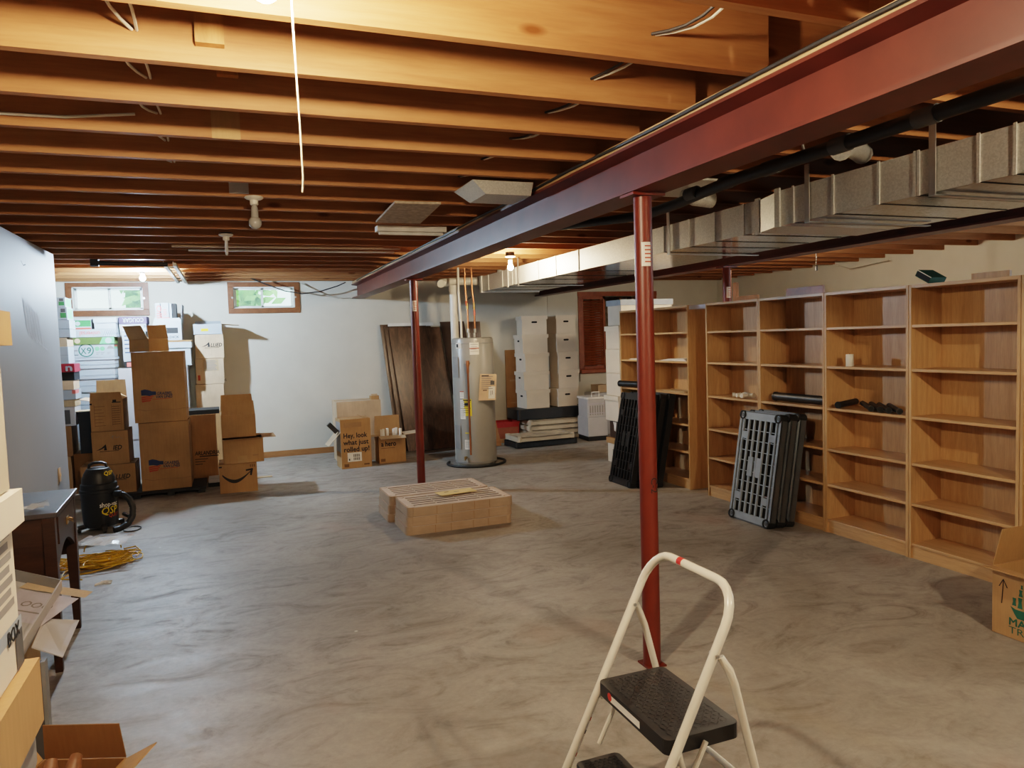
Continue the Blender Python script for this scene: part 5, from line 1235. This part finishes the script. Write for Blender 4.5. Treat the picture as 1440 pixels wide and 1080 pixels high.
# ------------------------------------------------------------------ ship-printed box at the right edge
def may(mb, Fc):
    T = Fc['f']
    m_ = 'tealink'
    for a in ([(.05, .165), (.058, .285)], [(.036, .25), (.0575, .29)], [(.0575, .29), (.078, .25)]): mb.tube([(a[0][0], a[0][1], .001), (a[1][0], a[1][1], .001)], .0022, 'ink', 5, T)
    P = lambda *q: mb.add([(x, y, .0012) for x, y in q], [tuple(range(len(q)))], m_, T)
    P((.095, .165), (.12, .155), (.22, .155), (.25, .175), (.225, .118), (.20, .110), (.13, .110), (.115, .130))
    for x, w_, z, h_ in ((.103, .022, .172, .04), (.13, .026, .165, .055), (.162, .03, .165, .055), (.198, .026, .168, .05), (.135, .022, .226, .035), (.166, .026, .226, .035), (.145, .012, .266, .02), (.172, .014, .266, .02)):
        P((x, z), (x+w_, z), (x+w_*.8, z+h_*.6), (x+w_*.92, z+h_), (x+w_*.1, z+h_), (x+w_*.2, z+h_*.5))
    mb.text('MAYFLOWER', .086, .068, .054, m_, T, .022, fit=.36); mb.text('TRANSIT', .086, .026, .050, m_, T, .0, fit=.26)
carton('moving_box', 'open kraft moving box with a green sailing ship print at the right edge', 'box', (3.61+.22, 2.577-.25, .003), .50, .44, .345, rz=RAD(-90), prints=may, flaps={'f': 172, 'b': 100, 'l': 78, 'r': 165}, fl={'f': .085, 'b': .2, 'l': .20, 'r': .2}, inside='kraft')

# ------------------------------------------------------------------ ceiling: lamps
def lamp(name, label, x, y, zb, glow=None, base_z=None, tall=False, br=.030):
    bz = min((base_z or JZ)-.002, zb+(.118 if glow or tall else .16)); t = thing(name, label, 'lamp', (x, y, bz))
    mb = MB(); mb.lathe([(.052, 0), (.055, -.006), (.045, -.014), (.024, -.020), (.024, -.045), (.021, -.047)], 'porcelain', n=24); mb.build('lamp_holder_hanging', t)
    if bz < JZ-.01: MB().lathe([(.05, .001), (.05, JZ-bz-.002)], 'black', n=8, smooth=False).build('junction_box', t)
    bb = zb-bz   # bulb centre relative
    mb = MB()
    if tall: mb.lathe([(.012, -.046), (.0115, -.12), (.010, -.155), (.004, -.165), (.0, -.165)], 'labelw', n=12)
    else:
        prof = [(.013, -.046), (.016, -.055), (.020, -.07)]
        prof += [(br*sin(RAD(q)), bb+br*cos(RAD(q))) for q in (35, 55, 75, 95, 115, 135, 155, 172, 180)]
        mb.lathe(prof, glow or 'bulboff', n=20)
    mb.build('bulb', t); return t
GW, GC = 'glow_warm', 'glow_cool'
LAMPS = [('lit bulb lamp overhead at the top of the picture beside the pull string', .118, 1.715, 2.372, 'glow_near'),
         ('unlit round bulb in a white porcelain holder under the middle joists', .197, 4.70, 2.335, None),
         ('brightly lit cool bulb near the back windows', -.845, 9.25, 2.398, 'glow_cool'),
         ('brightly lit warm bulb hanging beside the metal duct', 2.81, 7.22, 2.33, 'glow_warm')]
M['glow_near'] = emis('lit_bulb_near', (1, .79, .54), 2050)
M['glow_cool'] = emis('lit_bulb_cool', (.62, .81, 1), 5200)
M['glow_warm'] = emis('lit_bulb_warm', (1, .78, .52), 1000)
M['glow_side'] = emis('lit_bulb_side', (1, .80, .55), 2300)
for lab, x, y, zb, g in LAMPS: lamp('ceiling_lamp', lab, x, y, zb, g, br=.030 if g else .038)
lamp('ceiling_lamp', 'white lamp holder with a slim hanging tube farther back than the unlit round bulb', .038, 6.22, 2.36, None, tall=True)
M['glow_right'] = emis('lit_bulb_right', (1, .82, .60), 1500)
lamp('ceiling_lamp', 'lit bulb lamp between the beam and the duct, behind the camera', 2.5, .15, 2.372, 'glow_side')
lamp('ceiling_lamp', 'lit bulb lamp hidden behind the beam over the bookcases', 5.2, 6.3, 2.385, 'glow_right')
p0_, p1_ = Py(411, 0, 1.78), Py(426, 272, 1.80)
tag(MB().tube([(p1_.x-.006, 1.79, 2.486), (p1_.x-.004, 1.79, 2.3), (p1_.x, 1.79, 2.1), (p1_.x+.001, 1.79, 1.985), (p1_.x-.002, 1.79, p1_.z)], .0022, 'rope', 6).build('pull_string_hanging'), 'long pale pull string hanging from the joists', 'string')
# ------------------------------------------------------------------ ceiling: blocking, cables, odd boards
def blk_(name, label, x, y0, w, z0, z1, mat, th=.035):
    mb = MB(); mb.box(-w/2, w/2, 0, th, 0, z1-z0, mat); return tag(mb.build(name, loc=(x, y0, z0)), label, 'block')
def jf(k): return 2.154+.432*k-.028     # front face of joist k
blk_('wood_block', 'wood block between the nearest visible left joists', .0, jf(1)-.038, .085, 2.545, JT-.002, 'block')
blk_('wood_block', 'wood block nailed on the joist second behind the pull string', .055, jf(2)-.038, .075, 2.60, JT-.002, 'block')
blk_('cardboard_hanging', 'brown cardboard piece tacked on a joist left of the pull string', .045, jf(3)-.012, .115, 2.485, 2.66, 'kraft', .006)
blk_('metal_plate_hanging', 'small grey metal plate on a joist just above the unlit bulb', .115, jf(6)-.02, .11, 2.505, 2.60, 'greywhite', .012)
def bays(name, label, xs, k0, k1, zlo, zhi, drift, cols):
    t = thing(name, label, 'cable', (xs, jf(k0)+.05, 2.6))
    for k in range(k0, k1):
        ya, yb = jf(k)+.0385+.001, jf(k+1)-.001
        for i, (mt, dx) in enumerate(cols):
            p = []
            for j in range(7):
                u = j/6; p.append((dx*sin(pi*u)+drift*(1-u)+.014*i, ya+(yb-ya)*u-(jf(k0)+.05), zhi+(zlo-zhi)*u-.05*sin(pi*u)*(.4+.3*(k % 3))-2.6))
            MB().tube(p, .0052, mt, 6).build('cable_run_hanging', t)
    return t
bays('cable_hanging', 'pale electrical cables threaded through the joists left of the pull string', -.22, 0, 9, 2.575, 2.66, -.05, (('cord_w', -.03), ('cord_w', .02)))
bays('cable_hanging', 'black and white cables threaded through the joists near the red beam', 1.35, -1, 6, 2.575, 2.65, .10, (('cord_k', .01), ('cord_w', .03)))
tag(MB().tube([(-1.4, jf(3)-.02, 2.56), (-.9, jf(3)-.02, 2.525), (-.55, jf(3)-.02, 2.53), (-.3, jf(3)-.02, 2.56)], .006, 'cord_w', 6).build('cable_hanging'), 'single pale cable sagging along a joist at the far left', 'cable')
tag(MB().tube([(x, jf(5)-.006, 2.60+.02*sin(x*5)) for x in [-2+.2*i for i in range(18)]], .003, 'cord_k', 5).build('cable_hanging'), 'thin dark cable running along a mid-ceiling joist', 'cable')
a, b, c, d = (1.04, 4.66), (1.338, 4.64), (1.40, 5.44), (1.067, 5.44)
mb = MB(); mb.prism([a, b, c, d], 2.472, 2.487, 'osb'); tag(mb.build('particle_board_hanging'), 'grey particle board square fixed under the joists', 'board')
mb = MB(); mb.box(0, .55, 0, .1, 0, .04, 'labelw'); mb.tube([(.02, .05, -.012), (.53, .05, -.012)], .012, 'paper', 8); tag(mb.build('strip_light_hanging', loc=(1.12, 5.66, 2.448)), 'short white strip light fixture under the joists near the beam', 'light fixture')
t = thing('duct_boot', 'silver duct boot poking below the joists against the red beam', 'duct boot', (1.5, 4.12, 2.4)); mb = MB(); mb.add([(-.17, -.16, .088), (.20, -.16, .088), (.20, .2, .088), (-.17, .2, .088), (-.08, -.12, .02), (.20, -.12, .02), (.20, .17, .02), (-.08, .17, .02)], [(0, 1, 2, 3), (4, 5, 6, 7), (0, 1, 5, 4), (1, 2, 6, 5), (2, 3, 7, 6), (3, 0, 4, 7)], 'galv'); mb.build('boot_hanging', t)
for i, (x0_, x1_, yy) in enumerate(((-.40, 1.60, 7.0), (-.28, 1.60, 7.27))):
    mb = MB(); mb.box(0, x1_-x0_, 0, .05, 0, .014, 'labelw' if i else 'beigebox'); tag(mb.build('trim_strip_hanging', loc=(x0_, yy, 2.474)), ('beige trim strip laid across under the joists, nearer of two', 'white trim strip laid across under the joists, farther of two')[i], 'trim strip')
# black opener bar and bright rail by the windows
t = thing('opener_rail_hanging', 'black tube and bright metal rail bracket under the joists by the windows', 'rail', (-.55, 8.2, 2.45))
MB().tube([(-.60, -.04, .0), (.03, .06, .0)], .022, 'black', 10).build('bar', t); mb = MB(); mb.box(-.64, -.57, -.08, .0, -.03, .036, 'blackmat'); mb.build('end_block', t)
for dx in (0, .09): 
    q = MB(); q.box(-.012+dx, .018+dx, .08, 2.3, -.012, .02, 'galv'); q.box(-.012+dx, -.006+dx, .08, 2.3, .02, .034, 'galv'); q.build('rail', t)
q = MB()
for k in range(6): q.box(-.01, .11, .3+.35*k, .32+.35*k, -.008, .008, 'strap')
q.build('cross_tie', t)
# cables by the back wall
pts = [Py(u, v, 10.7) for u, v in ((352, 391), (375, 400), (400, 409), (425, 413), (450, 410), (475, 402), (486, 397))]
tag(MB().tube([tuple(p) for p in pts], .008, 'cord_k', 6).build('cable_hanging'), 'dark cable sagging past the window nearer the red beam', 'cable')
pts = [Py(u, v, 10.9) for u, v in ((424, 399), (440, 407), (455, 414), (475, 419), (500, 418))]
tag(MB().tube([tuple(p) for p in pts], .009, 'cord_w', 6).build('cable_hanging'), 'pale cable sagging on the back wall beside the beam end', 'cable')
tag(MB().tube([(1.752, y, 2.474+.004*sin(y*4)) for y in [NY+.1+.3*i for i in range(43)]], .0075, 'cord_k', 6).build('cable_hanging'), 'black cable stapled along the wood plate of the red beam', 'cable')
# bridging between the right joists
for i, k in enumerate((-2, -1, 0, 1, 2)):
    mb = MB(); ya, yb = jf(k)+.045+.040, jf(k+1)+.045-.002; mb.sheet([(0, ya, 2.50), (.06, ya, 2.50), (.06, yb, 2.69), (0, yb, 2.69)], .018, 'block')
    tag(mb.build('bridging_hanging', loc=(2.88+.02*i, 0, 0)), 'diagonal wood bridging above the duct, %s from the camera end' % ORD[i], 'bridging', 'diagonal bridging above the duct')

# ------------------------------------------------------------------ duct
t = thing('metal_duct', 'long galvanised rectangular duct hung under the joists', 'duct', (3.45, 3.4, 2.2)); O2 = V((3.45, 3.4, 2.2))
def dbox(mb, x0, x1, y0, y1, z0, z1, m='galv'): mb.box(x0-O2.x, x1-O2.x, y0-O2.y, y1-O2.y, z0-O2.z, z1-O2.z, m)
mb = MB(); dbox(mb, 3.0, 3.9, NY+.01, 3.42, 2.19, 2.388); mb.add([(x-O2.x, y-O2.y, 2.1895-O2.z) for x, y in ((3.002, NY+.01), (3.898, NY+.01), (3.898, 3.42), (3.002, 3.42))], [(0, 1, 2, 3)], 'galvshade'); mb.build('near_section', t)
mb = MB(); mb.prism([(3.0-O2.x, .02), (3.9-O2.x, .02), (3.9-O2.x, .32), (3.1-O2.x, .32)], -.008, .188, 'galv'); mb.build('transition', t)
mb = MB(); dbox(mb, 3.1, 3.9, 3.72, 8.98, 2.2, 2.392); mb.add([(x-O2.x, y-O2.y, 2.1995-O2.z) for x, y in ((3.102, 3.72), (3.898, 3.72), (3.898, 8.98), (3.102, 8.98))], [(0, 1, 2, 3)], 'galvshade'); mb.build('far_section', t)
mb = MB(); dbox(mb, 3.085, 3.9, 8.982, 9.05, 2.185, 2.40); mb.build('end_cap', t)
seams = [(u, 3.0) for u in (1427, 1376, 1292, 1287, 1236, 1172, 1116)]+[(u, 3.1) for u in (1064, 1046, 1005, 969, 933, 812, 780, 755, 723, 718, 704, 684)]
for u, xx in seams:
    y = Px(u, 310, xx).y; y = min(max(y, NY), 8.9)
    q = MB(); dbox(q, xx-.006, xx-.0005, y-.007, y+.007, 2.187 if xx < 3.05 else 2.198, 2.394); dbox(q, xx, 3.9, y-.006, y+.006, (2.19 if xx < 3.05 else 2.2)-.004, (2.19 if xx < 3.05 else 2.2)-.0008, 'galvshade'); q.build('seam', t)
for y, xx, ins in ((3.425, 3.0, 0), (3.715, 3.1, 0), (8.05, 3.1, 0)):
    q = MB(); dbox(q, xx-.014, xx-.001, y-.02, y+.02, 2.183, 2.402); q.build('flange', t)
for u, xx in ((1313, 3.0), (1137, 3.0), (941, 3.1), (727, 3.1)):
    y = Px(u, 300, xx).y; q = MB(); dbox(q, xx-.012, xx-.0065, y-.017, y+.017, 2.178, 2.486, 'strap'); dbox(q, xx-.012, 3.9, y-.017, y+.017, 2.172, 2.178, 'strap'); q.build('strap_hanger', t)
# sheet-metal pan and flexible branch above
mb = MB(); mb.box(0, .80, 0, .5, 0, .012, 'galv'); mb.tube([(.55, .25, -.02), (.62, .25, -.05), (.75, .25, -.06)], .05, 'galv', 12)
tag(mb.build('metal_pan_hanging', loc=(2.12, 3.62, 2.474)), 'bright sheet metal pan under the joists between beam and duct', 'sheet metal')
mb = MB()
pts = [(0, 0, 0), (.1, .05, .04), (.22, .12, .05), (.35, .2, .05)]
mb.tube(pts, .05, 'galv', 12); tag(mb.build('duct_branch_hanging', loc=(2.75, 2.72, 2.43)), 'short round silver branch duct above the main duct', 'duct')
# black drain line along the beam
t = thing('black_pipe', 'black plastic pipe running beside the red beam under the joists', 'pipe', (2.41, 3.0, 2.35))
P_ = [(0, NY+.01-3, .0), (0, -.6, 0), (-.02, 0, -.005), (.01, .35, -.01), (.03, .6, -.02), (.0, .85, -.035), (-.06, 1.05, -.035), (-.13, 1.3, -.02), (-.18, 1.8, .02), (-.2, 2.6, .05), (-.2, 5.2, .06)]
MB().tube(P_, [.03, .03, .03, .03, .03, .03, .028, .026, .024, .022, .022], 'black', 14).build('pipe_run', t)
for y in (-1.02, -.62, -.2, .12, .42):
    q = MB(); q.tube([(0, y-.045, 0), (0, y+.045, 0)], .0345, 'greydk', 14); q.build('coupling', t)
q = MB(); q.tube([(0, -.42, 0), (0, -.40, .06), (0, -.40, .135)], .006, 'strap', 6); q.tube([(-.04, 4, .12), (-.1, 4, .135)], .006, 'strap', 6); q.build('hanger', t)
tag(MB().tube([(2.02, y, 2.36+.006*sin(3*y)) for y in [3.4+.4*i for i in range(14)]], .012, 'copper', 8).build('water_pipe_hanging'), 'copper pipe running under the joists close to the red beam', 'pipe')
# drop cord in the side room
p = Py(1148, 372, 6.2); t = thing('pull_switch_hanging', 'black pull cord with a dark weight hanging beyond the duct', 'cord', (p.x, p.y, 0))
MB().tube([(0, 0, JZ-.003), (0, 0, Py(1148, 372, 6.2).z)], .004, 'cord_k', 6).build('cord', t); q = MB(); z_ = Py(1148, 381, 6.2).z; q.lathe([(.004, z_), (.014, z_+.005), (.014, z_+.05), (.005, z_+.06)], 'black', n=10); q.build('weight', t)
pts = [Px(u, v, 8.1) for u, v in ((1172, 372), (1195, 378), (1225, 371), (1250, 366))]
tag(MB().tube([tuple(q) for q in pts], .008, 'cord_w', 6).build('cable_hanging'), 'thin cable drooping along the far right wall top', 'cable')

# ------------------------------------------------------------------ light
w = bpy.data.worlds.new('daylight'); SC.world = w; w.use_nodes = True; nt = w.node_tree; bg = nt.nodes['Background']
sky = nt.nodes.new('ShaderNodeTexSky'); sky.sky_type = 'HOSEK_WILKIE'; sky.turbidity = 3; sky.sun_direction = (.3, -.5, .8)
mx = nt.nodes.new('ShaderNodeMix'); mx.data_type = 'RGBA'; mx.inputs[0].default_value = .7; nt.links.new(sky.outputs[0], mx.inputs[6]); mx.inputs[7].default_value = (.72, 1.0, .95, 1)
nt.links.new(mx.outputs[2], bg.inputs['Color']); bg.inputs['Strength'].default_value = 2.8
L = bpy.data.lights.new('window_daylight', 'AREA'); L.energy = 110; L.color = (.72, .86, 1); L.shape = 'RECTANGLE'; L.size = 2.2; L.size_y = 1.0
o = bpy.data.objects.new('window_daylight', L); COL.objects.link(o); o.location = (RX+.25, 2.4, 1.65); o.rotation_euler = (0, RAD(90), 0)
SC.view_settings.view_transform = 'Filmic'; SC.view_settings.look = 'Medium High Contrast'; SC.view_settings.exposure = .72
SC.cycles.max_bounces = 8; SC.cycles.diffuse_bounces = 5; SC.cycles.glossy_bounces = 3; SC.cycles.transparent_max_bounces = 8
SC.cycles.caustics_reflective = False; SC.cycles.caustics_refractive = False
SC.cycles.sample_clamp_indirect = 4
